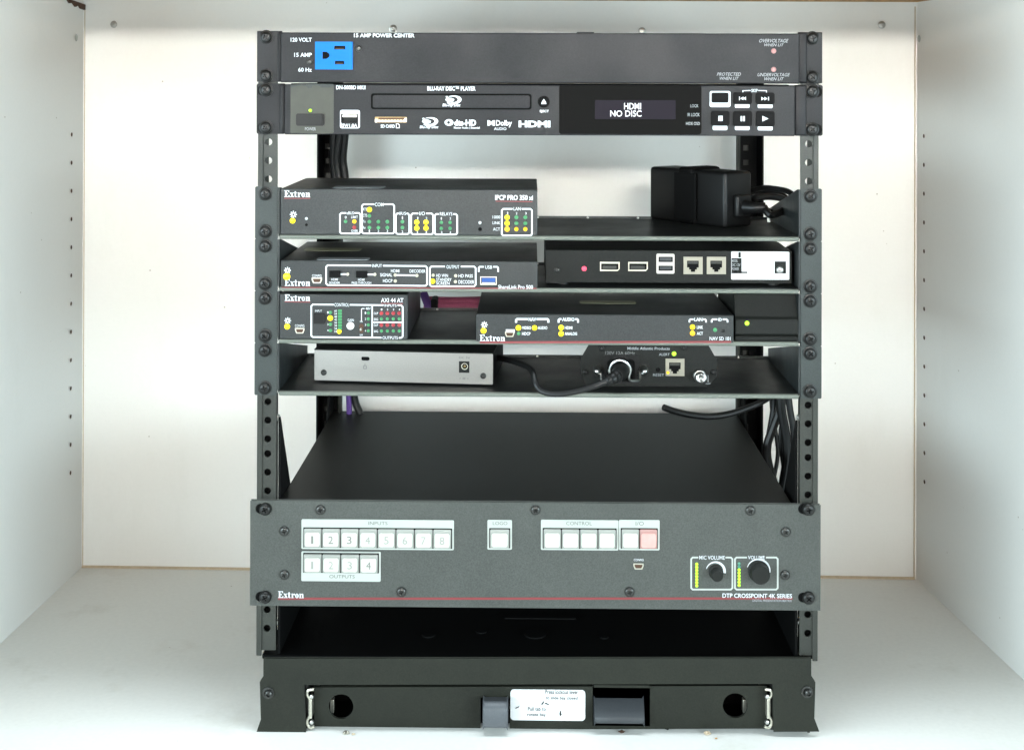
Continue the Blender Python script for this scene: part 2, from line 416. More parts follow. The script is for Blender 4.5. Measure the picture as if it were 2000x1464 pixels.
mb = MB().tube([bl+Vector((.0005, -.0005, .0)), bl+Vector((.0005, -.0005, .64))], .0006, 6, 4); part('seam_strip', mb, 'caulk', wl)
mb = MB().tube([br+Vector((-.0005, -.0005, .0)), br+Vector((-.0005, -.0005, .64))], .0006, 6, 4); part('seam_strip', mb, 'caulk', wr)
def on_wall(px, py, a, b):                                   # point of the upright plane through floor points a, b
    n = (b-a).cross(upz).normalized(); d = ray(px, py); return CAM+d*((a-CAM).dot(n)/d.dot(n))
def wall_disc(name, px, py, a, b, rad, material, parent, proud, depth):
    p = on_wall(px, py, a, b); t = (b-a).normalized(); n = t.cross(upz).normalized()
    if n.dot(CAM-p) < 0: n = -n
    m = MB(); k = 12; ring = lambda rr, off: [p+n*off+(t*math.cos(2*math.pi*i/k)+upz*math.sin(2*math.pi*i/k))*rr for i in range(k)]
    vs = ring(rad, proud)+ring(rad*.72, proud-depth)
    m.add(vs, [(i, (i+1) % k, (i+1) % k+k, i+k) for i in range(k)]+[tuple(range(k, 2*k))])
    return part(name, m, material, parent)
for i in range(13):
    wall_disc('pin_hole', 139.5-.2*i, 263+55*i, bl, fl, .0024, 'dark_wood', wl, .0004, .0003)
    wall_disc('pin_hole', 1805+.1*i, 266+56.2*i, br, fr, .0024, 'dark_wood', wr, .0004, .0003)
wall_disc('cam_cap', 147, 74, bl, fl, .0042, 'bezel', wl, .0012, .0004)
wall_disc('cam_cap', 1797, 76, br, fr, .0042, 'bezel', wr, .0012, .0004)
p = on_wall(152, 3, bl, fl)                                   # chipped edge of the panel in the upper left corner
mb = MB()
cx = bl+Vector((.0006, -.002, CEIL-.0035)); t = (fl-bl).normalized()
pts = [cx, cx+t*.05+upz*.004, cx+t*.042-upz*.001, cx+t*.035+upz*.0005, cx+t*.026-upz*.004, cx+t*.018-upz*.001, cx+t*.012-upz*.005, cx-upz*.006]
inn = Vector((.0012, 0, 0)); k = len(pts)
mb.add([q+inn for q in pts]+[q-inn for q in pts], [tuple(range(k))]+[(i, (i+1) % k, (i+1) % k+k, i+k) for i in range(k)])
part('chipped_edge', mb, 'dark_wood', wl)
wallY = lambda x: bl.y+(br.y-bl.y)*(x-bl.x)/(br.x-bl.x)
for px, py, lab in ((223, 48, 'silver cross head screw in back panel near upper left corner'), (1722, 49, 'silver cross head screw in back panel near upper right corner'),
                    (768, 56, 'silver screw in back panel just above the power strip, left of centre'), (1254, 61, 'silver screw in back panel half hidden behind power strip top, right of centre')):
    x, z = F(px, py, bl.y+.003); y = wallY(x)-.0003
    x, z = F(px, py, y)
    o = inst('wall_screw', 'wallscrew', lambda: screw_mesh(.0036, .0012, .4, True), 'screw_steel', None, (x, y, z))
    tag(o, lab, 'screw', 'screws holding the back panel')

# ================================================================== the rack frame
YF = 0.0
rack = thing('equipment_rack', 'dark grey steel rack frame with drilled rails on a slide-out base', 'rack', (0, .15, 0))
XO = F(504, 600)[0]; XI = F(540.5, 600)[0]; XO2 = F(1597, 600)[0]; XI2 = F(1563, 600)[0]
ZB = F(1050, 1274)[1]                                       # lower end of the front rails
def rail(xo, xi, s):
    a, b = min(xo, xi), max(xo, xi); hx = F(523.5, 600)[0] if s < 0 else F(1579, 600)[0]
    holes = []; z = RACK_TOP
    for u in range(12):
        for dz in (6.35, 22.22, 38.1):
            zz = ZU(u)-dz*MM
            if zz > ZB+.004: holes.append(circ(hx, zz, .0031, 12))
    fo = part('front_rail', MB().prism([(a, ZB), (b, ZB), (b, RACK_TOP-.002), (a, RACK_TOP-.002)], .0003, .0023, holes), 'rail_grey', rack)
    o1, o2 = (a, a+.002) if s < 0 else (b-.002, b)
    part('flange', MB().box(o1, o2, .0025, .034, ZB-.003, RACK_TOP-.002), 'rail_grey', fo)
    q1, q2 = (a+.003, b-.0005) if s < 0 else (b-.0005-(b-a)+.001, b-.003)
    part('channel_back', MB().box(q1, q2, .008, .010, ZB, ZU(7)-.001), 'black', fo)
    # stepped outer fold of the rail
    e1, e2 = (a-.0004, a+.0042) if s < 0 else (b-.0042, b+.0004)
    part('fold', MB().box(e1, e2, -.0012, .0005, ZB-.0045, RACK_TOP-.003), 'rail_grey', fo, bevel=.0007)
    return fo
rail(XO, XI, -1); rail(XO2, XI2, 1)
YR = .303
for s, (pa, pb) in ((-1, (628, 668)), (1, (1440, 1482))):
    xa = F(pa, 300, YR)[0]; xb = F(pb, 300, YR)[0]
    hx = F(1457, 300, YR)[0] if s > 0 else F(640, 300, YR)[0]
    holes = []
    for k in range(30):
        zz = F(1450, 289, YR)[1]+(4-k)*.0159
        if zz > .08 and zz < .57: holes.append([(hx-.003, zz-.003), (hx+.003, zz-.003), (hx+.003, zz+.003), (hx-.003, zz+.003)])
    po = part('rear_post', MB().prism([(xa, .06), (xb, .06), (xb, .585), (xa, .585)], YR, YR+.002, holes), 'black', rack)
    o1, o2 = (xa, xa+.002) if s < 0 else (xb-.002, xb)
    part('flange', MB().box(o1, o2, YR-.03, YR, .06, .585), 'black', po)
    part('backing_strip', MB().box(hx-.006, hx+.006, YR+.006, YR+.008, .06, .585), 'rail_grey', po)
    i1, i2 = (xb-.0014, xb+.0014) if s < 0 else (xa-.0014, xa+.0014)
    part('lip', MB().box(i1, i2, YR-.012, YR, .06, .585), 'base_grey', po)
    part('top_bar', MB().box(o1, o2+.001 if s < 0 else o2, .035, YR-.031, .56, .583), 'base_grey', rack)
    # side plate: a shallow V between front rail and rear post
    xp = XI+.0012 if s < 0 else XI2-.0032
    z815 = F(541, 815)[1]; zt = F(1050, 1285)[1]
    zr = CAM.z-(930-160)*PX
    poly = [(.003, zt-.03), (.003, z815), (.049, z815-.072), (.137, zt+.004), (.17, zt+.004), (.262, zr-.02), (.30, zr+.06), (.30, zt-.03)]
    part('side_plate', MB().prism(poly, xp, xp+.002, axis='X'), 'black', rack)
    for by in (814, 1212):
        bx, bz = F(542 if s < 0 else 1561, by, .01)
        def mkb(): return MB().lathe([(.0028, 0), (.0028, -.002), (.0018, -.0032), (0, -.0036)], seg=12).mesh('bolt', smooth=True)
        b = inst('bolt', 'sidebolt', mkb, 'steel', rack, (bx, .010, bz))
# base ---------------------------------------------------------------
YB = -.004
out = [(516, 1287), (516, 1321), (509, 1331), (511, 1404), (503, 1427.5), (596, 1427.5), (592, 1335), (1511, 1333), (1512, 1426.5), (1598, 1426), (1589, 1402), (1591, 1332), (1583, 1320), (1583, 1286)]
basef = part('base_front', MB().prism([F(x, y, YB) for x, y in out], YB, YB+.003), 'base_grey', rack, bevel=.0007)
zt = F(1050, 1287, YB)[1]
mb = MB().box(F(517, 1287, YB)[0], F(1582, 1287, YB)[0], YB+.0032, .31, zt-.0022, zt-.0002)
bt = part('base_top', mb, 'black', rack)
for px, py, rx in ((837, 1240, .006), (1045, 1238, .010), (940, 1233, .005), (1180, 1244, .004)):
    c = G(px, py, zt); part('boss', MB().prism(circ(c.x, c.y, rx, 16), zt, zt+.0012, axis='Z'), 'black', bt)
c = G(1050, 1205, zt); part('handle_slot', MB().box(c.x-.03, c.x+.035, c.y-.004, c.y+.004, zt, zt+.001), 'black', bt)
part('side_skirt', MB().box(F(517, 1300)[0], F(517, 1300)[0]+.002, .0, .31, .002, zt-.003), 'base_grey', rack)
part('side_skirt', MB().box(F(1582, 1300)[0]-.002, F(1582, 1300)[0], .0, .31, .002, zt-.003), 'base_grey', rack)
part('bottom_plate', MB().box(F(598, 1300)[0], F(1505, 1300)[0], .012, .31, .0015, .004), 'black', rack)
YT = .006
holes = [circ(*F(666, 1379, YT), 25*PX, 28), circ(*F(1436, 1377, YT), 25*PX, 28)]
x0, x1, z0, z1 = RECT(1157, 1339, 1270, 1417, YT); holes.append([(x0, z0), (x1, z0), (x1, z1), (x0, z1)])
o = [(614, 1341), (1497, 1339), (1497, 1421), (996, 1423), (996, 1361), (938, 1361), (938, 1423), (614, 1423)]
tray = part('slide_tray', MB().prism([F(x, y, YT) for x, y in o], YT, YT+.002, holes), 'base_grey', rack, bevel=.0003)
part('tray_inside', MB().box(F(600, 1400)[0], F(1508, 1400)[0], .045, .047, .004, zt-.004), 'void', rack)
for cx_, w_ in ((1213, 118), (967, 60)):
    x0, x1, z0, z1 = RECT(cx_-w_/2, 1336, cx_+w_/2, 1420, .03)
    part('pocket', MB().box(x0, x1, .030, .0305, z0, z1), 'black', tray)
x0, x1, z0, z1 = RECT(1266, 1392, 1275, 1418, .01); part('pocket_edge', MB().box(x0-.002, x1-.002, .0085, .012, z0, z1), 'base_grey', tray)
x0, x1, z0, z1 = RECT(1160, 1334, 1268, 1339, YT); part('pocket_lip', MB().box(x0, x1, YT-.003, YT+.012, z0, z1), 'base_grey', tray)
for hx in (1, -1):                                            # bright stops seen inside the round holes
    px = 648 if hx > 0 else 1455
    x0, x1, z0, z1 = RECT(px-4, 1366, px+4, 1392, .018); part('stop', MB().box(x0, x1, .018, .024, z0, z1), 'nickel', tray, bevel=.0005)
x0, x1, z0, z1 = RECT(943, 1372, 992, 1422, -.006)
tb = MB().prism([(YT+.02, z1-.002), (-.004, z1), (-.008, z1-.003), (-.0095, z1-.009), (-.0085, z0+.003), (-.0055, z0), (YT+.02, z0)], x0, x1, axis='X')
part('release_tab', tb, 'grey_plastic', rack, bevel=.0016, seg=3, smooth=True, ang=.9)
x0, x1, z0, z1 = RECT(1160, 1362, 1258, 1411, 0)
tb = MB().prism([(.028, z1), (.008, z1-.0005), (-.004, z0+.0055), (-.004, z0+.001), (.002, z0), (.028, z0)], x0, x1, axis='X')
part('lockout_lever', tb, 'grey_plastic_dark', rack, bevel=.0016, seg=3, smooth=True, ang=.9)
lab = plate('instruction_label', (997, 1346, 1143, 1406), 'white_label', rack, YT-.0006, YT-.0001, r=7)
yl = YT-.0008
text('Press lockout lever', (1065, 1346.5, 1129, 1354.5), lab, yl, 'print_dark', .01); text('to slide bay closed', (1066, 1359, 1128, 1367), lab, yl, 'print_dark', .01)
text('Pull tab to', (1031, 1380, 1066, 1387), lab, yl, 'print_dark', .01); text('rotate bay', (1030, 1391, 1066, 1399.5), lab, yl, 'print_dark', .01)
for pts in ([(1005, 1384), (1010, 1379), (1009, 1381), (1015, 1377), (1011, 1383), (1012, 1381)], [(1094, 1388), (1096, 1386), (1096, 1393), (1097.5, 1394), (1094, 1398), (1092.5, 1393)],
            [(1056, 1375), (1062, 1368), (1063, 1370), (1060, 1375)], [(1063, 1374), (1066, 1371), (1073, 1375), (1071, 1376), (1066, 1374)]):
    part('printed_arrow', MB().add([(F(x, y, yl)[0], yl, F(x, y, yl)[1]) for x, y in pts], [tuple(range(len(pts)))]), 'print_dark', lab)
for s in (-1, 1):                                             # bright ball-bearing slides at both ends of the tray
    m = (lambda x: x) if s < 0 else (lambda x: 2107-x)
    prof = [(613, 1345), (602, 1347), (600, 1356), (605, 1366), (605, 1395), (600, 1405), (601, 1415), (607, 1420), (614, 1417)]
    pts = [(F(m(x), y, -.001)[0], -.001, F(m(x), y, -.001)[1]) for x, y in prof]
    sl = part('slide_rail', MB().tube(pts, .0013, 8, 4), 'nickel', rack, smooth=True)
    x0, x1, z0, z1 = RECT(m(606)-3.5, 1364, m(606)+3.5, 1402, -.001); part('bearing_strip', MB().box(x0, x1, -.002, .04, z0, z1), 'nickel', sl, bevel=.0006)
    for yy in (1359, 1409):
        x, z = F(m(609), yy, -.001); part('ball', MB().lathe([(0, -.003), (.0015, -.0024), (.0021, -.001), (.0015, .0006), (0, .001)], x, z, 12), 'steel', sl, smooth=True)
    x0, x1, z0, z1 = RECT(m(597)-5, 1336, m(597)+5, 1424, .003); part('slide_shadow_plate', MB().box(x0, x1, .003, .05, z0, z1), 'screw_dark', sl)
    bx, bz = F(524 if s < 0 else 1576, 1352 if s < 0 else 1350, YB)
    b = part('bolt', MB().lathe([(.0050, YB), (.0050, YB-.0008), (.0034, YB-.0010)], bx, bz, 16).lathe([(.0034, YB-.0010), (.0030, YB-.0035), (.0018, YB-.0042), (.0014, YB-.0024), (0, YB-.0022)], bx+.0008, bz, 16), 'screw_dark', basef, smooth=True)
    x0, x1, z0, z1 = RECT(512 if s < 0 else 1571, 1275, 538 if s < 0 else 1590, 1286, .004); part('foot_bracket', MB().box(x0, x1, .003, .03, z0, z1), 'black', rack, bevel=.0012)

# ================================================================== rack-mounted gear
def ear_screws(root, us, yf, xl=519.5, xr=1584, rp=11.5, dl=(0, 0), off=()):
    for u, f in us:
        for s, x in ((-1, xl), (1, xr)):
            xx = F(x, 600)[0]; zz = ZU(u)-f*MM
            rot = random.choice([.2, .5, .8])
            inst('mounting_screw', ('ms', rp, rot), lambda: screw_mesh(rp*PX, rp*PX*.62, rot, True), 'screw_black', root, (xx, yf, zz))
XL, XR = F(501, 600)[0], F(1604, 600)[0]

# ---- power centre
pc = thing('power_strip', 'dark grey rack power unit with bright blue outlet, topmost in the rack', 'power strip', (0, .06, ZU(1)))
z0, z1 = ZU(1)+.0008, ZU(0)-.0002
xa, xb = F(553, 110)[0], F(1556, 115)[0]
YP = -.012
body = part('case', MB().box(xa, xb, YP, .16, z0-.0004, z1-.0016), 'panel_violet', pc, bevel=.0009)
for s, a, b in ((-1, XL, xa-.0006), (1, xb+.0006, XR)):
    e = part('mounting_ear', MB().box(a, b, -.0022, -.0002, z0, z1), 'panel_violet', pc, bevel=.0005)
    q0, q1 = (b-.0032, b+.0001) if s < 0 else (a-.0001, a+.0075)
    part('ear_fold', MB().box(q0, q1, -.006 if s < 0 else -.0045, -.0004, z0+.0004, z1-.0004), 'panel_violet', e, bevel=.0014, seg=3, smooth=True, ang=1)
ear_screws(pc, ((0, 5.5), (0, 38.5)), -.0024)
yp = YP-.0002
for s, bx, b in (('120 VOLT', (567.5, 74, 609, 82), .02), ('15 AMP', (574.5, 103.5, 609, 111.5), .02), ('60 Hz', (582.5, 132.5, 609, 140.5), .02), ('15 AMP POWER CENTER', (691, 65.5, 810, 73.5), .03)):
    text(s, bx, body, yp, 'print', b)
for s, bx in (('OVERVOLTAGE', (1483, 76.5, 1539, 83.5)), ('WHEN LIT', (1492, 85.5, 1530, 91)), ('PROTECTED', (1401, 142, 1447, 148.5)), ('WHEN LIT', (1405, 150.5, 1442, 156.5)), ('UNDERVOLTAGE', (1480, 143, 1542, 149.5)), ('WHEN LIT', (1492, 151.5, 1530, 157.5))):
    text(s, bx, body, yp, 'print_dim', .01, slant=.3)
x0, x1, z0_, z1_ = RECT(616, 82, 689.5, 136, YP)
hs = []
for bx in ((653, 90, 675, 97), (654.5, 119.5, 673, 126)):
    a, b, c, d = RECT(*bx, Y=YP); hs.append([(a, c), (b, c), (b, d), (a, d)])
cx, cz = F(637, 108.5, YP); hs.append([(cx-.003, cz-.003), (cx+.0006, cz-.003), (cx+.0028, cz-.0015), (cx+.0033, cz), (cx+.0028, cz+.0015), (cx+.0006, cz+.003), (cx-.003, cz+.003)])
outlet = part('outlet', MB().prism([(x0, z0_), (x1, z0_), (x1, z1_), (x0, z1_)], YP-.0022, YP+.0002, hs), 'blue', pc)
part('slot_back', MB().box(x0+.002, x1-.002, YP-.0008, YP-.0004, z0_+.002, z1_-.002), 'black', outlet)
for bx in ((655, 94, 672, 96.5), (657, 123, 670, 125.5)):
    a, b, c, d = RECT(*bx, Y=YP); part('contact', MB().box(a, b, YP-.0012, YP-.0009, c, d), 'dark_wood', outlet)
screw('screw', 605, 121, 6, pc, YP, 'screw_dark'); screw('screw', 701, 95, 6.2, pc, YP, 'screw_dark')
led(1511, 100, 5, 'led_pink', pc, YP); led(1511, 136, 5, 'led_pink', pc, YP)
x0, x1, z0_, z1_ = RECT(1127, 60, 1160, 63, YP+.01); part('vent_tab', MB().box(x0, x1, YP+.008, YP+.03, z1-.0018, z1-.0004), 'panel_violet', pc)

# ---- disc player
dp = thing('disc_player', 'dark grey disc player with tray, display and six buttons under the blue outlet unit', 'disc player', (0, .1, ZU(2)))
z0, z1 = ZU(2)+.0006, ZU(1)-.0006
xa, xb = F(560, 210)[0], F(1548, 215)[0]; YD = -.010
body = part('case', MB().box(xa, xb, YD, .02, z0, z1-.0006), 'panel_violet', dp, bevel=.0008)
part('chassis', MB().box(F(560, 200)[0], F(1550, 200)[0], .0205, .25, z0+.002, z1+.0001), 'black', dp)
for s, a, b in ((-1, XL, xa-.0006), (1, xb+.0008, XR+.0004)):
    hc = F(519.5 if s < 0 else 1589, 600)[0]
    e = part('mounting_ear', MB().prism(rrect(a, b, z0, z1, .0018), -.0024, -.0002), 'panel_violet', dp)
    q0, q1 = (b-.005, b+.0002) if s < 0 else (a-.0002, a+.010)
    part('ear_fold', MB().box(q0, q1, -.006, -.0004, z0+.0003, z1-.0003), 'panel_violet', e, bevel=.0014, seg=3, smooth=True, ang=1)
    for f in (6.5, 38.5):
        zz = ZU(1)-f*MM; part('slot', MB().prism(rrect(hc-.0075 if s < 0 else hc-.004, hc+.004 if s < 0 else hc+.0065, zz-.0048, zz+.0048, .0046), -.00255, -.0024), 'void', e)
ear_screws(dp, ((1, 6.0), (1, 38.2)), -.0026)
yd = YD-.0002
fm = plate('protective_film', (567, 165, 652, 261), 'film', dp, YD-.0003, YD-.0001, r=3); yq = YD-.0005
for pts in ([(569, 172), (576, 168), (590, 167), (600, 169), (601, 172), (608, 172), (611, 167), (624, 168), (627, 171), (645, 171), (651, 167), (651, 164), (568, 165)],):
    part('film_crease', MB().add([(F(x, y, yq)[0], yq, F(x, y, yq)[1]) for x, y in pts], [tuple(range(len(pts)))]), 'shelf_grey', fm)
bz = plate('power_button', (578, 222, 634, 246), 'plastic_black', dp, YD-.0012, YD, r=4)
plate('key', (585, 224, 627, 243), 'plastic_black', bz, YD-.004, YD-.0012, r=3, bevel=.0006)
led(606, 216, 3.2, 'led_lime', dp, yq); text('POWER', (595.5, 249, 617, 255), fm, yq, 'print_dim')
text('DN-500BD MKII', (656.5, 167, 714, 175), body, yd, 'print', .03)
text('BLU-RAY DISC™ PLAYER', (834.5, 168.5, 929, 177.5), body, yd, 'print', .03)
x0, x1, c, d = RECT(724, 183, 1038.5, 214, YD)
part('tray_groove', MB().prism(rrect(x0, x1, c, d, .0022), YD-.0002, YD+.001), 'void', dp)
tr = plate('disc_tray', (727.5, 186.5, 1035, 211), 'panel_violet', dp, YD-.0009, YD-.0002, r=4)
def disc_logo(x, y, w, parent, yf):
    """slanted disc emblem above small words"""
    mb = MB(); cx, cz = F(x, y, yf); k = w*PX
    E1 = [(cx+.5*k*math.cos(a)*1.0+.08*k*math.sin(a), cz+.27*k*math.sin(a)) for a in [R(-95+12*i) for i in range(19)]]
    E2 = [(cx-.06*k+.36*k*math.cos(a), cz+.04*k+.17*k*math.sin(a)) for a in [R(-95+12*i) for i in range(19)]]
    n = len(E1)
    mb.add([(p[0], yf, p[1]) for p in E1+E2], [(i, i+1, i+1+n, i+n) for i in range(n-1)])
    b = [(-.42, .02), (-.36, .12), (-.40, .22), (-.30, .24), (-.22, .14), (-.05, .13), (.10, .05), (.06, -.06), (-.08, -.10), (-.30, -.10)]
    mb.add([(cx+p[0]*k, yf-1e-5, cz+p[1]*k) for p in b], [tuple(range(len(b)))])
    mb.add([(cx+p[0]*k, yf-2e-5, cz+p[1]*k) for p in ((-.30, -.12), (.0, -.17), (.2, -.15), (.05, -.235), (-.15, -.23), (-.34, -.17))], [tuple(range(6))])
    part('printed_symbol', mb, 'print', parent)
yt = YD-.0011
disc_logo(884, 196, 34, tr, yt); text('Blu-ray Disc', (864.5, 202.5, 899, 210), tr, yt, 'print', .03, slant=.2)
disc_logo(838.5, 238.5, 34, body, yd); text('Blu-ray Disc', (820, 245.5, 856, 252.5), body, yd, 'print', .03, slant=.2)
mb = MB(); cx, cz = F(877, 239.5, yd); mb.add([(q[0], yd, cz+(q[1]-cz)*.74) for q in circ(cx, cz, 8.7*PX, 20)], [tuple(range(20))]); part('printed_symbol', mb, 'print', body)
cxy = circ(cx-.0004, cz, 3.0*PX, 10); part('printed_symbol', MB().add([(q[0], yd-.00005, q[1]) for q in cxy], [tuple(range(10))]), 'panel_violet', body)
text('dts-HD', (887, 234, 930, 246), body, yd, 'print', .05); text('Master Audio | Essential', (886.5, 247.5, 937, 253), body, yd, 'print', .02)
for dx, sg in ((0, 1), (8.2, -1)):                            # double-D emblem
    cx, cz = F(955.2+dx, 240.5, yd); r = 5.4*PX
    pts = [(cx-sg*r*.55, cz-r), (cx-sg*r*.55+sg*r*.3, cz-r)]+[(cx-sg*r*.25+sg*r*math.sin(R(t)), cz-r*math.cos(R(t))) for t in range(0, 181, 20)]+[(cx-sg*r*.55, cz+r)]
    part('printed_symbol', MB().add([(q[0], yd, q[1]) for q in pts], [tuple(range(len(pts)))]), 'print', body)
text('Dolby', (968.5, 235, 1000, 249), body, yd, 'print', .025); text('AUDIO', (965, 249, 989, 254.5), body, yd, 'print')
text('HDMI', (1013, 236, 1075, 249), body, yd, 'print', .05)
def mkdisc(rp, y0, y1): return lambda: MB().lathe([(rp*PX, y1), (rp*PX, y0+.0004), (rp*PX*.9, y0), (0, y0)], seg=24).mesh('button', smooth=True)
x, z = F(1062, 199, YD); part('button_ring', MB().lathe([(11.5*PX, 0), (11.5*PX, -.0005), (9.5*PX, -.0005), (9.5*PX, 0)], 0, 0, 24), 'black', dp, at=(0, 0, 0)).location = Vector((x, YD, z))-Vector((0, .1, ZU(2)))
eb = inst('eject_button', 'eject', mkdisc(9.4, -.0012, 0), 'button_black', dp, (x, YD, z))
def tri(pts, parent, y, material='print'): part('printed_symbol', MB().add([(F(a, b, y)[0], y, F(a, b, y)[1]) for a, b in pts], [tuple(range(len(pts)))]), material, parent)
tri([(1057, 203.5), (1067, 203.5), (1066, 199), (1062, 193.5), (1058.5, 199)], body, YD-.0014)
text('EJECT', (1054.5, 215, 1072, 221), body, yd, 'print', .03)
# usb and card slots
def usb_slot(px, parent, yf, shell='nickel', tongue='black', tongue_box=None):
    x0, x1, c, d = RECT(*px, Y=yf); t = .0007
    p = part('usb_port', MB().prism([(x0, c), (x1, c), (x1, d), (x0, d)], yf-.0008, yf-.0001, [[(x0+t, c+t), (x1-t, c+t), (x1-t, d-t), (x0+t, d-t)]]), shell, parent)
    part('cavity', MB().box(x0+t, x1-t, yf-.0002, yf-.0001, c+t, d-t), 'void', p)
    if tongue_box:
        a, b, e, f = RECT(*tongue_box, Y=yf); part('tongue', MB().box(a, b, yf-.0006, yf-.0003, e, f), tongue, p)
    return p
fx = plate('usb_surround', (664, 215, 703, 251), 'print', dp, YD-.0003, YD-.0001, r=4)
plate('surround_face', (667, 223, 700, 249.5), 'panel_violet', fx, YD-.0004, YD-.00031, r=2)
us = usb_slot((666, 223, 699, 240), dp, YD-.0003, 'plastic_black', 'case_black', (671, 231, 696, 237)); plate('contact', (669, 224.5, 697, 229), 'nickel', us, YD-.0013, YD-.0006)
text('5V/1.0A', (668, 242, 698, 248.5), fx, YD-.0006, 'print', .03)
sd = plate('card_slot', (732, 228.5, 794.5, 239.5), 'contact', dp, YD-.0003, YD, r=1.5)
plate('slot_gap', (739, 230, 791, 234), 'dark_wood', sd, YD-.0006, YD-.0003)
for i in range(9): plate('contact', (739+i*6, 234.5, 743+i*6, 238.5), 'nickel', sd, YD-.0006, YD-.0003)
plate('contact', (732.5, 233, 737, 239), 'steel', sd, YD-.0007, YD-.0003); plate('contact', (790.5, 231, 794, 238), 'steel', sd, YD-.0007, YD-.0003)
text('SD CARD', (743.5, 243.5, 771, 250), body, yd, 'print', .03); stroke([(774, 242), (777, 242), (780, 244), (780, 250), (774, 250)], body, yd, 1.4, closed=True)
# display
dsp = plate('display_window', (1093, 168, 1369, 261.5), 'gloss_black', dp, YD-.0008, YD, r=4, bevel=.0003)
scn = plate('screen', (1162, 196, 1319.5, 233), 'screen', dsp, YD-.0010, YD-.0008)
text('HDMI', (1219, 201.5, 1252, 214), dsp, YD-.0012, 'vfd', .008); text('NO DISC', (1192, 216, 1253, 228), dsp, YD-.0012, 'vfd', .008)
for s, bx in (('LOCK', (1348.5, 204, 1364, 210)), ('IR LOCK', (1343, 221, 1366.5, 227.5)), ('HIDE OSD', (1340, 238.5, 1367, 244.5))): text(s, bx, dsp, YD-.0010, 'print_dim')
# keys
fx = plate('key_surround', (1386, 178, 1427, 209.5), 'print', dp, YD-.0003, YD-.0001, r=4)
plate('button', (1391, 182, 1422, 200), 'button_black', dp, YD-.0022, YD-.0004, r=2, bevel=.0003)
for bx in ((1433.5, 181.5, 1468, 203), (1478, 182, 1512, 203.5), (1390, 218, 1424, 245), (1433.5, 218, 1468, 246), (1478, 218, 1512, 246.5)):
    plate('button', bx, 'button_black', dp, YD-.0022, YD, r=4, bevel=.0004)
for bx in ((1435.5, 202.5, 1464, 211), (1480, 203, 1509, 211.5), (1392, 245.5, 1420.5, 254.5), (1435.5, 246, 1464, 254.5), (1480, 246.5, 1509, 255)):
    plate('caption_bar', bx, 'print', dp, YD-.0004, YD-.0001, r=2.5)
yk = YD-.0024
tri([(1403, 226.5), (1411.5, 226.5), (1411.5, 236.5), (1403, 236.5)], body, yk)
for a in (1446.5, 1451.5): tri([(a, 227), (a+3.3, 227), (a+3.3, 237), (a, 237)], body, yk)
tri([(1489, 226.5), (1501, 232), (1489, 237.5)], body, yk)
for a in (1447, 1452): tri([(a+5, 189), (a+5, 196), (a-1, 192.5)], body, yk)
tri([(1443.5, 189), (1445.2, 189), (1445.2, 196), (1443.5, 196)], body, yk)
for a in (1487, 1493): tri([(a, 189.5), (a, 196.5), (a+6, 193)], body, yk)
tri([(1500, 189.5), (1502, 189.5), (1502, 196.5), (1500, 196.5)], body, yk)
stroke([(1451, 182), (1451, 177.5), (1466, 177)], body, yd, 1.8); stroke([(1497, 181), (1497, 177.5), (1481, 177)], body, yd, 1.8); text('SKIP', (1467.5, 174, 1480, 180.5), body, yd, 'print', .02)

# ================================================================== shelves
SHELF_LABEL = ['grey rack shelf carrying the black adapter brick, uppermost of the four shelves', 'grey rack shelf second from the top, under the black box with network jacks',
               'grey rack shelf third from the top, under the small black box with green light', 'grey rack shelf lowest of the four, carrying the silver box']
SD = .138
LIP = .0036
SX0, SX1 = F(543.5, 600)[0], F(1562, 600)[0]
for i in range(4):
    u = 3+i; zb = ZU(u+1); zt_ = ZU(u)
    sh = thing('rack_shelf', SHELF_LABEL[i], 'shelf', (0, .07, zb), 'shelves bolted in the rack')
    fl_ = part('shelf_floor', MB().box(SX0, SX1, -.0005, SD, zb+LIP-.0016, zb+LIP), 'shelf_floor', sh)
    part('front_lip', MB().box(SX0+.0015, SX1-.0015, -.0058, -.0006, zb+.0002, zb+LIP+.0002), 'lip_grey_lit', sh, bevel=.0014, seg=3, smooth=True, ang=1)
    part('rear_lip', MB().box(SX0, SX1, SD+.0001, SD+.0018, zb+LIP-.006, zb+LIP+.0022), 'shelf_grey', sh)
    for k in range(9):
        xx = SX0+.03+k*(SX1-SX0-.06)/8
        part('rivet', MB().lathe([(.0012, SD+.0001), (.0008, SD-.0007), (0, SD-.0009)], xx, zb+LIP+.0010, 8), 'steel', sh)
    for s in (-1, 1):
        a, b = (XL-.0006, SX0-.0008) if s < 0 else (SX1+.0008, XR-.0006)
        part('mounting_ear', MB().prism(rrect(a, b, zb+.0003, zt_-.0003, .0008), -.0024, -.0004), 'shelf_grey', sh, bevel=.0004)
        xs = SX0 if s < 0 else SX1-.0014
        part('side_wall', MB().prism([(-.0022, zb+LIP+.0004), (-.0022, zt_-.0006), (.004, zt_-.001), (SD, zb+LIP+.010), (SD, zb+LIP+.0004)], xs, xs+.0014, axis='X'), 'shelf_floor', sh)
    ear_screws(sh, ((u, 6.0), (u, 38.0)), -.0026, 519, 1581, 11.2)

# ================================================================== small devices on the shelves
def device(name, label, cat, px, yf, depth, material='case_grey', bevel=.0007, group=None, zfloor=None):
    x0, x1, c, d = RECT(*px, Y=yf)
    if zfloor is not None: c = zfloor+.0004
    t = thing(name, label, cat, ((x0+x1)/2, yf+depth/2, c), group)
    b = part('case', MB().box(x0, x1, yf, yf+depth, c, d), material, t, bevel=bevel)
    return t, b, (x0, x1, c, d)
FLOOR = [ZU(4+i)+LIP for i in range(4)]
Y0 = -.0054
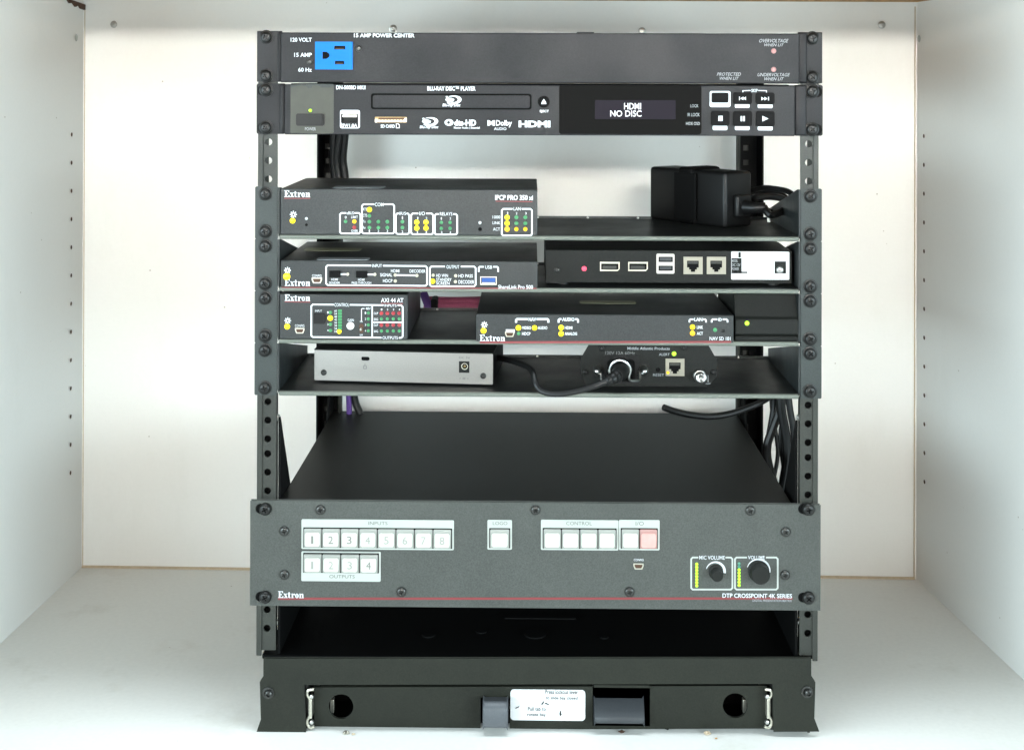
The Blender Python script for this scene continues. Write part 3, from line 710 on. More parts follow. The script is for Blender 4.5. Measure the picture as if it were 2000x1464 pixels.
# ---- control processor (upper shelf)
cp, body, bb = device('control_processor', 'grey box with many green and yellow lights, left on the uppermost shelf', 'control box', (546.5, 369.5, 1050, 464.5), Y0, .125, zfloor=FLOOR[0])
y = Y0-.0002
serif_logo((555, 372, 606, 385), body, y); stroke([(555, 387.5), (606, 387.5)], body, y, 1.8, 'print_red')
text('IPCP PRO 350 xi', (967, 381, 1041, 391), body, y, 'print', .025); stroke([(968, 393), (1040, 394)], body, y, 1.8, 'print_red')
sun_icon(573, 419, 7, body, y); led(571.5, 431, 5.5, 'led_yellow', cp, Y0); led(598.5, 427, 2.8, 'print', cp, Y0); led(598.5, 439, 2.8, 'black', cp, Y0)
frame(664, 416, 704, 456, body, y, (676, 692)); text('eBUS', (677, 413, 691, 419), body, y)
frame(707, 399, 770, 456, body, y, (731, 750)); text('COM', (732, 396, 749, 403), body, y)
frame(773, 417, 799.5, 457, body, y, (779, 794)); text('IR/S', (780, 414, 793, 420), body, y)
frame(803, 417, 846, 457.5, body, y, (817, 832)); text('I/O', (819, 413.5, 830, 420.5), body, y)
frame(849, 418, 893, 458, body, y, (857, 885)); text('RELAYS', (859, 414.5, 883.5, 421), body, y)
frame(980, 408, 1039, 460, body, y, (1001, 1019)); text('LAN', (1003, 404.5, 1017, 411), body, y)
for px, py, r, m in ((675, 432.5, 3.4, 'led_green'), (692, 432.5, 4, 'led_amber'), (692, 444, 3.8, 'led_red'), (721.5, 409.5, 5, 'led_yellow'), (721.5, 421.5, 3.6, 'led_green')): led(px, py, r, m, cp, Y0)
for px in (721.5, 739, 756.5, 786): led(px, 433, 3.6, 'led_green', cp, Y0); led(px, 444.5, 3.6, 'led_green', cp, Y0)
for px in (814, 832): led(px, 434, 5, 'led_yellow', cp, Y0); led(px, 445.5, 5, 'led_yellow', cp, Y0)
for px in (862, 879): led(px, 434.5, 3.5, 'led_green', cp, Y0); led(px, 446, 3.5, 'led_green', cp, Y0)
for px, ms in ((990.5, ('led_yellow', 'led_yellow', 'led_amber')), (1008.5, ('led_green', 'led_green', 'led_amber')), (1026, ('led_green', 'led_green', 'led_amber'))):
    for py, m in zip((424.5, 436, 447.5), ms): led(px, py, 5 if px < 1000 else 3.9, m, cp, Y0)
led(937.5, 435, 3, 'print', cp, Y0); led(937.5, 447.5, 3.6, 'void', cp, Y0)
for s, bx in (('0', (673.5, 422, 677, 427)), ('LIMIT', (686, 421.5, 699, 426.5)), ('OVER', (686, 448.5, 699, 453.5)), ('RTS', (708.5, 406, 717, 411.5)), ('CTS', (708.5, 418, 717, 423.5)), ('Tx', (708.5, 430, 714, 435)), ('Rx', (708.5, 441.5, 714, 447)),
              ('1000', (962, 421, 977, 427)), ('LINK', (962, 432.5, 977, 438)), ('ACT', (963, 444.5, 976.5, 450.5)), ('1', (720.5, 449, 722.5, 453.5)), ('2', (737.5, 449, 740.5, 453.5)), ('3', (755, 449, 758, 453.5)), ('1', (785, 423, 787, 428)), ('2', (784.5, 450.5, 787.5, 455)),
              ('1', (815, 424, 817, 428)), ('2', (831.5, 424, 834.5, 428)), ('3', (813.5, 451.5, 816.5, 456)), ('4', (831, 451.5, 834, 456)), ('1', (861, 424.5, 863, 429)), ('2', (878, 424.5, 881, 429)), ('3', (861, 451.5, 864, 456)), ('4', (878, 451.5, 881, 456)),
              ('1', (990.5, 414, 992.5, 418.5)), ('2', (1007.5, 414.5, 1010.5, 419)), ('3', (1025.5, 414.5, 1028.5, 419))): text(s, bx, body, y)
def top_sticker(px, parent, zt_, material):
    """thin rounded sticker lying on a level top, from its pixel box"""
    a = G(px[0], px[3], zt_); b = G(px[2], px[3], zt_); c = G(px[2]-4, px[1], zt_)
    return part('sticker', MB().prism(rrect(a.x, b.x, a.y, c.y, min(.004, (c.y-a.y)*.4)), zt_+.0001, zt_+.0004, axis='Z'), material, parent)
top_sticker((648, 364, 749, 368), cp, bb[3], 'sticker')

# ---- wireless receiver (second shelf, left)
wrx, body, bb = device('wireless_receiver', 'flat grey box with a blue USB socket, second shelf left', 'media box', (547, 509.5, 1050, 565), Y0, .13, zfloor=FLOOR[1])
serif_logo((556, 545, 606, 558.5), body, y); stroke([(550, 561.5), (1048, 563.5)], body, y, 2.4, 'print_red')
text('ShareLink Pro 500', (973, 556.5, 1041, 564), body, y-.0001, 'print', .01)
sun_icon(561.5, 528, 6.5, body, y); led(560, 540, 7, 'led_yellow', wrx, Y0); text('CONFIG', (609.5, 536, 628, 541), body, y)
def mini_usb(px, py, w, h, parent, yf):
    x, z = F(px, py, yf); a = w/2*PX; b = h/2*PX; o = [(x-a, z+b), (x+a, z+b), (x+a, z+b*.2), (x+a*.72, z-b), (x-a*.72, z-b), (x-a, z+b*.2)]
    k = .76; inn = [(x+(p[0]-x)*k, z+(p[1]-z)*(k-.12)) for p in o]
    p = part('usb_port', MB().prism(o, yf-.0007, yf-.0001, [inn]), 'nickel', parent)
    part('cavity', MB().prism(inn, yf-.0003, yf-.0001), 'dark_wood', p)
mini_usb(619, 547.5, 20, 11, wrx, Y0)
frame(637, 518, 834, 556.5, body, y, (725, 748), dy=1.6); text('INPUT', (727, 516, 746, 522), body, y)
frame(839.5, 520.5, 929, 559, body, y, (869, 900)); text('OUTPUT', (872, 518, 897, 524.5), body, y)
bracket(935, 973, 521, body, y, (945, 963), 10); text('USB', (947.5, 518.5, 961, 525), body, y)
for bx in ((643, 528.5, 664.5, 542), (695.5, 529, 717.5, 542.5)):
    b_ = plate('button', bx, 'black', wrx, Y0-.0004, Y0); plate('key', (bx[0]+2, bx[1]+3, bx[2]-1, bx[3]-1), 'button_black', b_, Y0-.0026, Y0-.0004, bevel=.0004)
stroke([(665, 535.5), (678, 535.5)], body, y, 3.4); stroke([(718, 536), (731, 536)], body, y, 3.4); stroke([(772, 537), (814, 538)], body, y, 3.2)
for px, py in ((679, 535.5), (732, 536), (772, 537), (814, 538), (772, 548.5), (846, 537.5), (890, 538.5), (889.5, 550)): led(px, py, 3.2, 'led_cream', wrx, Y0)
led(845, 549, 5, 'led_yellow', wrx, Y0)
for s, bx in (('HDMI', (647, 543.5, 660, 548)), ('SENDER', (642.5, 550, 664, 554)), ('HDMI', (699.5, 544, 712, 548.5)), ('PASS-THROUGH', (687, 550, 725, 554.5)), ('SIGNAL', (742.5, 533.5, 766, 540)), ('HDCP', (748, 545, 766.5, 551.5)), ('HDMI', (763.5, 526, 780, 532)), ('DECODER', (800, 526.5, 831, 532.5)),
              ('HD WIN', (852, 535, 875, 541)), ('STANDBY', (852, 543, 882, 549)), ('SCREEN', (852, 550, 878, 556)), ('HD PASS', (895.5, 535.5, 923.5, 542)), ('DECODER', (895.5, 547, 926, 554)),
              ): text(s, bx, body, y)
us = usb_slot((938, 540, 970, 556), wrx, Y0, 'nickel', 'usb_blue', (941, 542.5, 967.5, 550.5)); plate('contact', (941, 551.5, 967, 554.5), 'bezel', us, Y0-.0012, Y0-.0006)
top_sticker((617, 503.5, 720, 508), wrx, bb[3], 'sticker'); top_sticker((592, 485, 703, 490), wrx, bb[3], 'sticker_olive')

# ---- media player (second shelf, right)
mp_, body, bb = device('media_player', 'black box with two network jacks and a white sticker, second shelf right', 'computer', (1065.5, 489, 1546, 553), .012, .115, 'case_black')
for fx_ in (bb[0]+.015, bb[1]-.015):
    for fy_ in (.022, .115): part('foot', MB().prism(circ(fx_, fy_, .006, 14), FLOOR[1]+.0002, bb[2], axis='Z'), 'rubber', mp_)
ym = .012; y2 = ym-.0002
plate('end_cap', (1067, 490, 1103, 552), 'case_black', mp_, ym-.0008, ym-.0001, bevel=.0003); screw('screw', 1088, 527, 6, mp_, ym-.0008, 'screw_dark')
led(1141, 524.5, 5, 'led_red_lit', mp_, ym)
for px in (1191, 1246):
    x0, x1, c, d = RECT(px-19, 511.5, px+19, 529, Y=ym); ch = .0018; t = .0009
    o = [(x0, d), (x1, d), (x1, c+ch), (x1-ch, c), (x0, c)]; inn = [(x0+t, d-t*1.4), (x1-t, d-t*1.4), (x1-t, c+ch), (x1-ch, c+t*1.2), (x0+t, c+t*1.2)]
    p = part('display_port', MB().prism(o, ym-.001, ym-.0001, [inn]), 'nickel', mp_)
    part('cavity', MB().prism(inn, ym-.0003, ym-.0001), 'black', p); x0, x1, c, d = RECT(px-14, 519, px+13, 525, Y=ym); part('tongue', MB().box(x0, x1, ym-.0007, ym-.0003, c, d), 'rail_grey', p)
x0, x1, c, d = RECT(1282, 495.5, 1317, 534, Y=ym)
h1 = RECT(1286, 501, 1314, 511.5, Y=ym); h2 = RECT(1286, 518.5, 1314, 528.5, Y=ym)
ds = part('double_usb_port', MB().prism(rrect(x0, x1, c, d, .0012), ym-.0012, ym-.0001, [[(h[0], h[2]), (h[1], h[2]), (h[1], h[3]), (h[0], h[3])] for h in (h1, h2)]), 'steel', mp_)
for h in (h1, h2):
    part('cavity', MB().box(h[0], h[1], ym-.0003, ym-.0001, h[2], h[3]), 'void', ds); part('tongue', MB().box(h[0]+.0012, h[1]-.0012, ym-.0008, ym-.0003, h[2]+.0012, h[3]-.0010), 'grey_plastic_dark', ds)
def rj45(bx, parent, yf, shell='port_cream', lamp=None):
    x0, x1, c, d = RECT(*bx, Y=yf); W = x1-x0; H = d-c
    f = lambda a, b: (x0+a*W, c+b*H)
    hole = [f(.18, .78), f(.80, .78), f(.80, .38), f(.70, .38), f(.70, .26), f(.61, .26), f(.61, .13), f(.38, .13), f(.38, .26), f(.29, .26), f(.29, .38), f(.18, .38)]
    p = part('network_jack', MB().prism([f(0, 0), f(1, 0), f(1, 1), f(0, 1)], yf-.0010, yf-.0001, [hole]), shell, parent)
    part('cavity', MB().prism(hole, yf-.0003, yf-.0001), 'black', p)
    part('contact', MB().prism([f(.22, .60), f(.76, .60), f(.76, .72), f(.22, .72)], yf-.0006, yf-.0003), 'rail_grey', p)
    return p
rj45((1335, 501.5, 1372, 535), mp_, ym); rj45((1380.5, 501.5, 1417.5, 535), mp_, ym)
st = plate('sticker', (1428.5, 491.5, 1541.5, 546), 'white_label', mp_, ym-.0004, ym-.0001, r=2)
plate('sticker_print', (1429, 504, 1448.5, 533), 'case_black', st, ym-.0006, ym-.00041); plate('sticker_print', (1429, 530, 1460, 534.5), 'print_grey', st, ym-.0006, ym-.00041); plate('sticker_print', (1513, 510.5, 1535, 534), 'case_black', st, ym-.0006, ym-.00041)
plate('sticker_print', (1442, 492.5, 1447, 503), 'case_black', st, ym-.0006, ym-.00041)
for i, (s, x1) in enumerate((('MODEL', 1441), ('DC 12V', 1446), ('POWER', 1443))): text(s, (1430, 506.5+8*i, x1, 512+8*i), st, ym-.0008, 'print_dim', .01)
screw('screw', 1523, 527, 7.5, mp_, ym-.0006, 'screw_steel')
# ---- audio expander (third shelf, left)
ax, body, bb = device('audio_expander', 'small grey box with rows of red and green lights, third shelf left', 'audio box', (546, 574.5, 796.5, 669.5), Y0, .128, zfloor=FLOOR[2])
serif_logo((556, 575, 606, 587.5), body, y); stroke([(556, 589), (606, 590)], body, y, 1.8, 'print_red')
text('AXI 44 AT', (744, 582, 788, 590.5), body, y, 'print', .015); stroke([(744, 592.3), (787, 592.8)], body, y, 1.8, 'print_red')
sun_icon(562, 626, 6.5, body, y); led(561, 637.5, 5.6, 'led_yellow', ax, Y0); text('CONFIG', (576, 633.5, 594.5, 638.5), body, y); mini_usb(585.5, 645.5, 18.5, 10.5, ax, Y0)
frame(608, 594.5, 786.5, 658, body, y, (652, 683), dy=1.6); text('CONTROL', (653, 592, 682, 598.5), body, y)
stroke([(727, 597), (727, 658)], body, y-.00003, 2.6); stroke([(728, 629), (785, 629.5)], body, y-.00003, 2.6)
for bx, s in (((751, 594, 774.5, 599), 'INPUTS'), ((747, 656.5, 777, 662.5), 'OUTPUTS')):
    plate('caption_ground', (bx[0]-2, bx[1]-.5, bx[2]+2, bx[3]+.5), 'case_grey', body, y-.00008, y-.00005); text(s, bx, body, y-.00012)
b_ = plate('button', (613, 611.5, 633.5, 632), 'black', ax, Y0-.0004, Y0); plate('key', (614.5, 614.5, 632.5, 631.5), 'plastic_black', b_, Y0-.003, Y0-.0004, bevel=.0004)
text('INPUT', (615.5, 605, 629, 609), body, y)
for py, m in ((610, 'led_green'), (621, 'led_yellow'), (633, 'led_green'), (645, 'led_green')): led(645.5 if m == 'led_green' else 645, py, 5.3 if m == 'led_yellow' else 3.4, m, ax, Y0)
for i in range(8):
    py = 607+i*5.75
    if i < 7: plate('meter_segment', (660, py-2.3, 667.5, py+2.3), 'led_green', ax, Y0-.0005, Y0, r=1)
    text('%d' % (60-6*i), (653, py-2, 658, py+2), body, y)
led(662.5, 647, 4.6, 'led_yellow', ax, Y0)
text('GAIN', (679, 622.5, 691, 627.5), body, y)
x, z = F(684.5, 636, Y0); part('gain_dial', MB().lathe([(7.4*PX, 0), (7.4*PX, -.0006), (6.4*PX, -.001), (0, -.0011)], 0, 0, 20), 'white_label', ax, smooth=True, at=(0, 0, 0)).location = Vector((x, Y0, z))-WORLD[ax.name]
x, z = F(706, 641, Y0); sw = part('toggle_switch', MB().prism(rrect(x-4*PX, x+4*PX, z-9*PX, z+9*PX, 3.6*PX), Y0-.0008, Y0-.0001), 'dark_wood', ax)
x, z = F(705.5, 642, Y0); part('lever', MB().lathe([(2.2*PX, Y0-.0008), (2.2*PX, Y0-.004), (1.2*PX, Y0-.0046), (0, Y0-.0048)], x, z, 10), 'steel', sw, smooth=True)
stroke([(712, 602.5), (707, 602.5), (706, 604), (706, 627)], body, y, 1.6)
text('48V', (714, 600, 724, 605), body, y)
for i in range(4):
    led(719.5, 611+11.6*i, 3.1, 'led_green', ax, Y0); text(str(i+1), (712.5, 609+11.6*i, 715, 613+11.6*i), body, y); text(str(i+1), (639, 608+11.7*i, 641.5, 612+11.7*i), body, y)
    px = 745+11.6*i; text(str(i+1), (px-1, 602.5, px+1.5, 606), body, y)
    for py, m in ((611.5, 'led_red'), (622.5, 'led_green'), (634.5, 'led_red'), (646, 'led_green')): led(px, py, 3.7 if m == 'led_red' else 3.1, m, ax, Y0)
for s, yy in (('CLIP', 609.5), ('SIG', 621), ('CLIP', 632.5), ('SIG', 644.5)): text(s, (730, yy, 738.5, yy+4.5), body, y)
text('ON', (703, 626, 708, 629.5), body, y); text('OFF', (702.5, 652.5, 708.5, 656), body, y)

# ---- network av decoder (third shelf, middle)
nv, body, bb = device('video_decoder', 'long flat grey box with red stripe and yellow lights, middle of third shelf', 'media box', (930, 614.5, 1432, 671.5), Y0-.001, .125, zfloor=FLOOR[2]-.001)
yn = Y0-.001; y = yn-.0002
nv.location.z += 0
serif_logo((937, 653.5, 986.5, 666), body, y); stroke([(937, 668.3), (1428, 667.5)], body, y, 4, 'print_red')
sun_icon(946, 634, 6.5, body, y); led(944.5, 645.5, 5.6, 'led_yellow', nv, yn)
plate('caption_ground', (988, 643, 1005.5, 650), 'print', body, y-.00004, y); text('CONFIG', (989, 644, 1004.5, 649), body, y-.00008, 'print_grey'); mini_usb(995.5, 652.5, 18, 10, nv, yn)
bracket(1008, 1071, 623, body, y, (1031, 1048), 7, 4); text('NAV', (1032.5, 620, 1047, 627), body, y, bold=.03)
bracket(1091, 1129, 623, body, y, (1096.5, 1123.5), 7, 3.6); text('AUDIO', (1098, 620, 1122, 627), body, y, bold=.03)
for px, py, m, r in ((1012.5, 640, 'led_yellow', 5.3), (1044, 640, 'led_yellow', 5.1), (1013, 651, 'led_green', 3.4), (1096, 639.5, 'led_yellow', 5.2), (1096, 651.5, 'led_yellow', 5.2), (1352.5, 638.5, 'led_yellow', 5), (1352.5, 650.5, 'led_amber', 5), (1396.5, 644, 'led_green', 4), (1412, 646, 'screw_black', 3.6)): led(px, py, r, m, nv, yn)
for s, bx in (('VIDEO', (1019.5, 637, 1037.5, 643)), ('AUDIO', (1050.5, 637, 1069, 643)), ('HDCP', (1019.5, 648.5, 1036, 654.5)), ('HDMI', (1103, 637, 1118, 643)), ('ANALOG', (1103, 648.5, 1127, 654.5)), ('LINK', (1361, 636, 1373, 642)), ('ACT', (1361, 648, 1373, 654)), ('LAN', (1356, 620.5, 1372, 627)), ('ID', (1403, 621, 1409.5, 627))): text(s, bx, body, y, bold=.025)
bracket(1346.5, 1379, 623.5, body, y, (1354.5, 1373.5), 6, 3); bracket(1390, 1421, 623.5, body, y, (1401, 1411.5), 6, 3)
text('NAV SD 101', (1386, 657.5, 1426.5, 664.5), body, y-.00006, 'print', .01)
top_sticker((1133, 588, 1242, 593), nv, bb[3], 'sticker_olive')

# ---- black supply box with green lamp
x0, x1, c, d = RECT(1436, 577, 1558, 664, Y=.0)
c = FLOOR[2]+.0004
ps = thing('power_supply', 'black plastic box with one green light at right of third shelf', 'power supply', ((x0+x1)/2, .05, c))
zz = lambda py: F(1500, py, 0)[1]
prof = [(-.001, c), (-.001, zz(657)), (.0015, zz(655)), (-.0018, zz(652)), (-.0018, zz(624)), (.001, zz(619)), (.008, d), (.10, d), (.10, c)]
body = part('case', MB().prism(prof, x0, x1, axis='X'), 'case_black', ps, bevel=.0006)
led(1459, 631, 4.6, 'led_lime', ps, -.0018)

# ---- silver network box (lowest shelf, left), turned a little
yaw = R(-4.5)
a = F(614, 721, .030); sL = Vector((a[0], .030))
net = thing('network_switch', 'silver metal box with black lid and power jack on the lowest shelf', 'network switch', (sL.x, .030, FLOOR[3]+.0018))
LN = .158; HH = .0264
def lb(x0, x1, y0, y1, z0, z1): return MB().box(x0, x1, y0, y1, z0, z1)
def lpart(name, mb, m, parent, **k):
    return link(name, mb.mesh(name, k.get('bevel', 0), 2, k.get('smooth', False)), m, None) if False else _lp(name, mb, m, parent, k)
def _lp(name, mb, m, parent, k):
    o = bpy.data.objects.new(name, mb.mesh(name, k.get('bevel', 0), 2, k.get('smooth', False))); COL.objects.link(o); o.data.materials.append(MATS[m]); o.parent = parent; WORLD[o.name] = Vector((0, 0, 0)); return o
net.rotation_euler.z = yaw
def nx(px): return (px-614)/356*LN
def nz(px, py): return HH-(py-(692+(px-614)/356*9.5))/58.5*HH
hole = rrect(nx(708), nx(725), nz(716, 713), nz(716, 705.5), .0014)
sq = [(nx(903), nz(913, 737)), (nx(923.5), nz(913, 737)), (nx(923.5), nz(913, 715)), (nx(903), nz(913, 715))]
case = lpart('case', MB().prism(rrect(0, LN, 0, HH, .0008), 0, .001, [hole, sq]), 'silver_case', net)
lpart('shell', lb(0.0004, LN-.0004, .0011, .092, .0004, HH-.0006), 'black', net)
lpart('lid', lb(-.0003, LN+.0003, .0006, .0925, HH-.0004, HH+.0009), 'case_black', net, bevel=.0003)
jk = lpart('power_jack', MB().prism(sq, -.0002, .0008, [circ(nx(914), nz(913, 725), .0030, 16)]), 'case_black', net)
lpart('pin', MB().lathe([(.0011, .004), (.0011, .0004), (.0006, 0), (0, -.0001)], nx(914), nz(913, 725), 12), 'contact', jk, smooth=True)
lpart('jack_ring', MB().lathe([(.0030, .0004), (.0029, 0), (.0024, 0), (.0023, .001)], nx(914), nz(913, 725), 16), 'nickel', jk, smooth=True)
for px, py in ((633, 735.5), (951, 743)):
    s_ = lpart('screw', screw_mb if False else MB().lathe([(.0027, .0), (.0026, -.0006), (.0018, -.0010), (.0013, -.0004), (0, -.0003)], nx(px), nz(px, py), 16), 'screw_dark', net, smooth=True)
def ltext(s, bx, parent, m):
    vs, fs = font_mesh(s, .01); x0, x1 = nx(bx[0]), nx(bx[2]); z0, z1 = nz((bx[0]+bx[2])/2, bx[3]), nz((bx[0]+bx[2])/2, bx[1])
    lpart('lettering', MB().add([(x0+(x1-x0)*v[0], -.0002, z0+(z1-z0)*v[1]) for v in vs], fs), m, parent)
ltext('DC 5V', (903, 706, 925, 710), case, 'print_grey'); ltext('◉-●-◉' if False else '- o -', (904, 746, 922, 750), case, 'print_grey')
c_ = (nx(716), nz(716, 725)); lpart('lock_symbol', MB().ribbon([(c_[0]-.0013, c_[1]-.0015), (c_[0]+.0013, c_[1]-.0015), (c_[0]+.0013, c_[1]+.0007), (c_[0]-.0013, c_[1]+.0007)], .0005, -.0002, 0, True).ribbon([(c_[0]-.0009, c_[1]+.0007), (c_[0]-.0007, c_[1]+.002), (c_[0], c_[1]+.0025), (c_[0]+.0009, c_[1]+.0016)], .0004, -.0002, 0), 'print_grey', case)

# ---- power module with octagonal face (lowest shelf, right)
yo = .022
pts = [(1153, 670), (1135, 701), (1136, 731), (1145, 753), (1379, 757), (1399, 735), (1400, 704), (1381, 671)]
o8 = [F(px, py, yo) for px, py in pts]
pm = thing('power_module', 'black eight-sided power unit with corded inlet and network jack, lowest shelf', 'power unit', (F(1268, 700, yo)[0], .06, FLOOR[3]))
body = part('faceplate', MB().prism(o8, yo, yo+.002), 'case_black', pm, bevel=.0004)
x0, x1, c, d = RECT(1160, 674, 1378, 752, Y=.03); part('case', MB().box(x0, x1, yo+.0022, .115, FLOOR[3]+.0004, d), 'black', pm)
y = yo-.0002
text('Middle Atlantic Products', (1225.5, 677.5, 1308, 683), body, y, 'print_dim', .015); text('120V 12A 60Hz', (1182, 686, 1240, 692.5), body, y, 'print_grey', .015)
text('ALERT', (1287, 689.5, 1308, 694.5), body, y, 'print_dim'); text('RESET', (1275.5, 729.5, 1297, 734.5), body, y, 'print_dim')
led(1316.5, 690.5, 4.6, 'led_lime', pm, yo); led(1285.5, 722, 4.2, 'void', pm, yo)
for px, py in ((1175, 680), (1336, 679), (1143.5, 726), (1393, 726)): screw('screw', px, py, 5.5, pm, yo, 'screw_black')
rj = rj45((1300, 700, 1336.5, 733.5), pm, yo); led(1304.5, 727.5, 3, 'led_amber', rj, yo-.001)
inl = plate('inlet', (1180, 694, 1247.5, 748), 'plastic_black', pm, yo-.0025, yo-.0001, r=3, bevel=.0005)
plate('socket', (1186, 702, 1240, 745), 'void', inl, yo-.0028, yo-.0025, r=8)
for px in (1166, 1257):
    x, z = F(px, 721, yo); st = part('standoff', MB().lathe([(.0036, 0), (.0036, -.006), (.0028, -.0085), (.0012, -.0098), (0, -.010)], 0, 0, 16), 'steel', pm, smooth=True, at=(0, 0, 0)); st.location = Vector((x, yo, z))-WORLD[pm.name]; WORLD[st.name] = Vector((x, yo, z))
pth = [(1174, 724), (1175, 741), (1179, 744), (1192, 736), (1190, 725), (1195, 711), (1204, 704.5), (1214, 704), (1225, 709.5), (1231.5, 721), (1229, 735), (1231, 742.5), (1246, 743), (1249, 739), (1250, 724)]
dep = [.004, .008, .012, .016, .02, .022, .023, .023, .022, .02, .018, .016, .012, .008, .004]
part('retaining_clip', MB().tube([(F(px, py, yo-dd)[0], yo-dd, F(px, py, yo-dd)[1]) for (px, py), dd in zip(pth, dep)], .0012, 8, 5), 'steel', pm, smooth=True)
x, z = F(1366, 733, yo)
gs = part('ground_stud', MB().lathe([(.0056, -.0002), (.0056, -.003), (.0050, -.0036), (.0046, -.0036), (.0046, -.0085), (.0044, -.012), (.0030, -.0126), (.0018, -.0122), (.0014, -.0118), (0, -.0118)], 0, 0, 20), 'steel', pm, smooth=True, at=(0, 0, 0)); gs.location = Vector((x, yo, z))-WORLD[pm.name]
stroke([(1383, 732), (1383, 747)], body, y, 1.2, 'print_dim'); stroke([(1378, 749), (1388, 749)], body, y, 1.2, 'print_dim')
# power cord with moulded plug
P3 = lambda px, py, Y: (F(px, py, Y)[0], Y, F(px, py, Y)[1])
cord = thing('mains_lead', 'thick black power cord plugged into the eight-sided unit, drooping over shelf edge', 'cord', P3(1100, 765, 0))
part('plug', MB().tube([P3(1213, 719, yo-.0026), P3(1213, 722, yo-.016), P3(1211, 728, yo-.026), P3(1204, 735, yo-.034)], lambda t: .0098-.0042*t, 14, 5), 'rubber', cord, smooth=True)
part('strain_relief', MB().tube([P3(1206, 733, yo-.031), P3(1196, 739, yo-.038), P3(1183, 745.5, yo-.041)], lambda t: .0052-.0012*t+.0004*math.sin(t*30), 12, 8), 'rubber', cord, smooth=True)
part('cable', MB().tube([P3(1188, 743, yo-.041), P3(1160, 754, -.020), P3(1120, 765, -.018), P3(1085, 769, -.015), P3(1058, 763, -.011), P3(1046, 748, -.008), P3(1041, 728, .0), P3(1030, 716, .01), P3(1005, 706, .03), P3(975, 699, .06), P3(940, 694, .09)], .0027, 10, 6), 'rubber', cord, smooth=True)

# ---- adapter brick with strap (upper shelf, right)
fz = FLOOR[0]
n_ = G(1416, 447, fz); f_ = G(1268, 428, fz); ln = (f_-n_).length; d1 = (f_-n_).normalized(); d2 = Vector((-d1.y, d1.x, 0))
if d2.x < 0: d2 = -d2
H = .0505; Wd = .035
ab = thing('power_adapter', 'large black adapter brick with a strap round it, right end of top shelf', 'adapter', n_+(d1*ln+d2*Wd)/2)
def obox(a0, a1, b0, b1, z0, z1):
    mb = MB(); vs = []
    for z in (z0, z1):
        for a, b in ((a0, b0), (a1, b0), (a1, b1), (a0, b1)): q = n_+d1*a+d2*b; vs.append((q.x, q.y, fz+z))
    return mb.add(vs, [(0,1,2,3),(4,7,6,5),(0,4,5,1),(1,5,6,2),(2,6,7,3),(3,7,4,0)])
part('case', obox(0, ln, 0, Wd, .0003, H), 'plastic_black', ab, bevel=.0032, seg=3, smooth=True, ang=1)
part('strap', obox(ln*.40, ln*.60, -.0022, Wd+.0022, .0001, H+.0022), 'black', ab, bevel=.004, seg=3, smooth=True, ang=1)
part('strap_end', obox(ln*.34, ln*.62, -.0040, -.0023, .004, H-.003), 'black', ab, bevel=.0006)
pl = part('plug', obox(-.006, -.0002, Wd*.28, Wd*.82, .010, .030), 'rubber', ab, bevel=.002, seg=2, smooth=True, ang=1)
pe = n_-d1*.006+d2*Wd*.55+Vector((0, 0, .019))
part('strain_relief', MB().tube([tuple(pe), tuple(pe+Vector((.008, -.006, 0))), tuple(pe+Vector((.017, -.007, .0005)))], lambda t: .0062-.0018*t, 12, 8), 'rubber', ab, smooth=True)
q = pe+Vector((.016, -.007, .0005))
part('cable', MB().tube([tuple(q), P3(1505, 420, .05), P3(1528, 412, .07), P3(1537, 400, .085), P3(1528, 388, .09), P3(1505, 384, .085), P3(1480, 386, .08), P3(1466, 392, .09)], .0033, 10, 6), 'rubber', ab, smooth=True)
part('cable', MB().tube([P3(1468, 372, .11), P3(1490, 367, .10), P3(1515, 369, .09), P3(1538, 374, .08), P3(1550, 384, .07), P3(1548, 400, .075), P3(1525, 412, .1)], .0027, 10, 6), 'rubber', ab, smooth=True)
part('cable_tie', MB().box(*(lambda r: (r[0], r[1], .05, .052, r[2], r[3]))(RECT(1499, 420, 1504, 434, .05))), 'bezel', ab)

# ================================================================== matrix switcher
sw = thing('matrix_switcher', 'wide grey two-unit switcher panel with white numbered buttons and two knobs', 'switcher', (0, .15, ZU(11)))
YS = -.0055
xs0, xs1 = F(492.5, 1080)[0], F(1598.5, 1080)[0]; sz0 = F(1045, 1180.3)[1]; sz1 = F(1045, 978.5)[1]
face = part('faceplate', MB().prism([(xs0, sz0), (xs1, sz0), (xs1, sz1), (xs0, sz1)], YS, YS+.004), 'switcher_grey', sw, bevel=.0006)
part('chassis', MB().box(F(547, 1000)[0], F(1547, 1000)[0], YS+.0042, .300, sz0+.001, sz1-.0006), 'case_black', sw, bevel=.0006)
for px, py in ((518.5, 993), (518.5, 1164.5), (1578.5, 993.5), (1578.5, 1166)):
    s = -1 if px < 1000 else 1
    x, z = F(px, py, YS); part('slot', MB().prism(rrect(x-.0085, x+.0052, z-.0042, z+.0042, .0041), YS-.0001, YS+.001), 'void', face)
    rot = random.choice([.2, .5, .8]); inst('mounting_screw', ('msw', rot), lambda: screw_mesh(12.2*PX, .0042, rot, False), 'screw_black', sw, (x, YS-.0001, z))
for px, py in ((626, 995), (1046, 995.5), (1465.5, 996.5), (555.5, 1036.5), (555.5, 1121.5), (1534.5, 1038), (1533.5, 1122), (784, 1155), (1229.5, 1155)): screw('screw', px, py, 9.6, sw, YS, 'screw_dark', h=.0022)
y = YS-.0002
serif_logo((543, 1154, 593.5, 1167), body if False else face, y-.0001); stroke([(543, 1168.5), (1548, 1168)], face, y, 4.5, 'print_red')
text('DTP CROSSPOINT 4K SERIES', (1411.5, 1158.5, 1546.5, 1167), face, y-.0001, 'print', .015); text('DIGITAL PRESENTATION MATRIX', (1470, 1170, 1546.5, 1174.5), face, y-.0001, 'print_dim', .01)
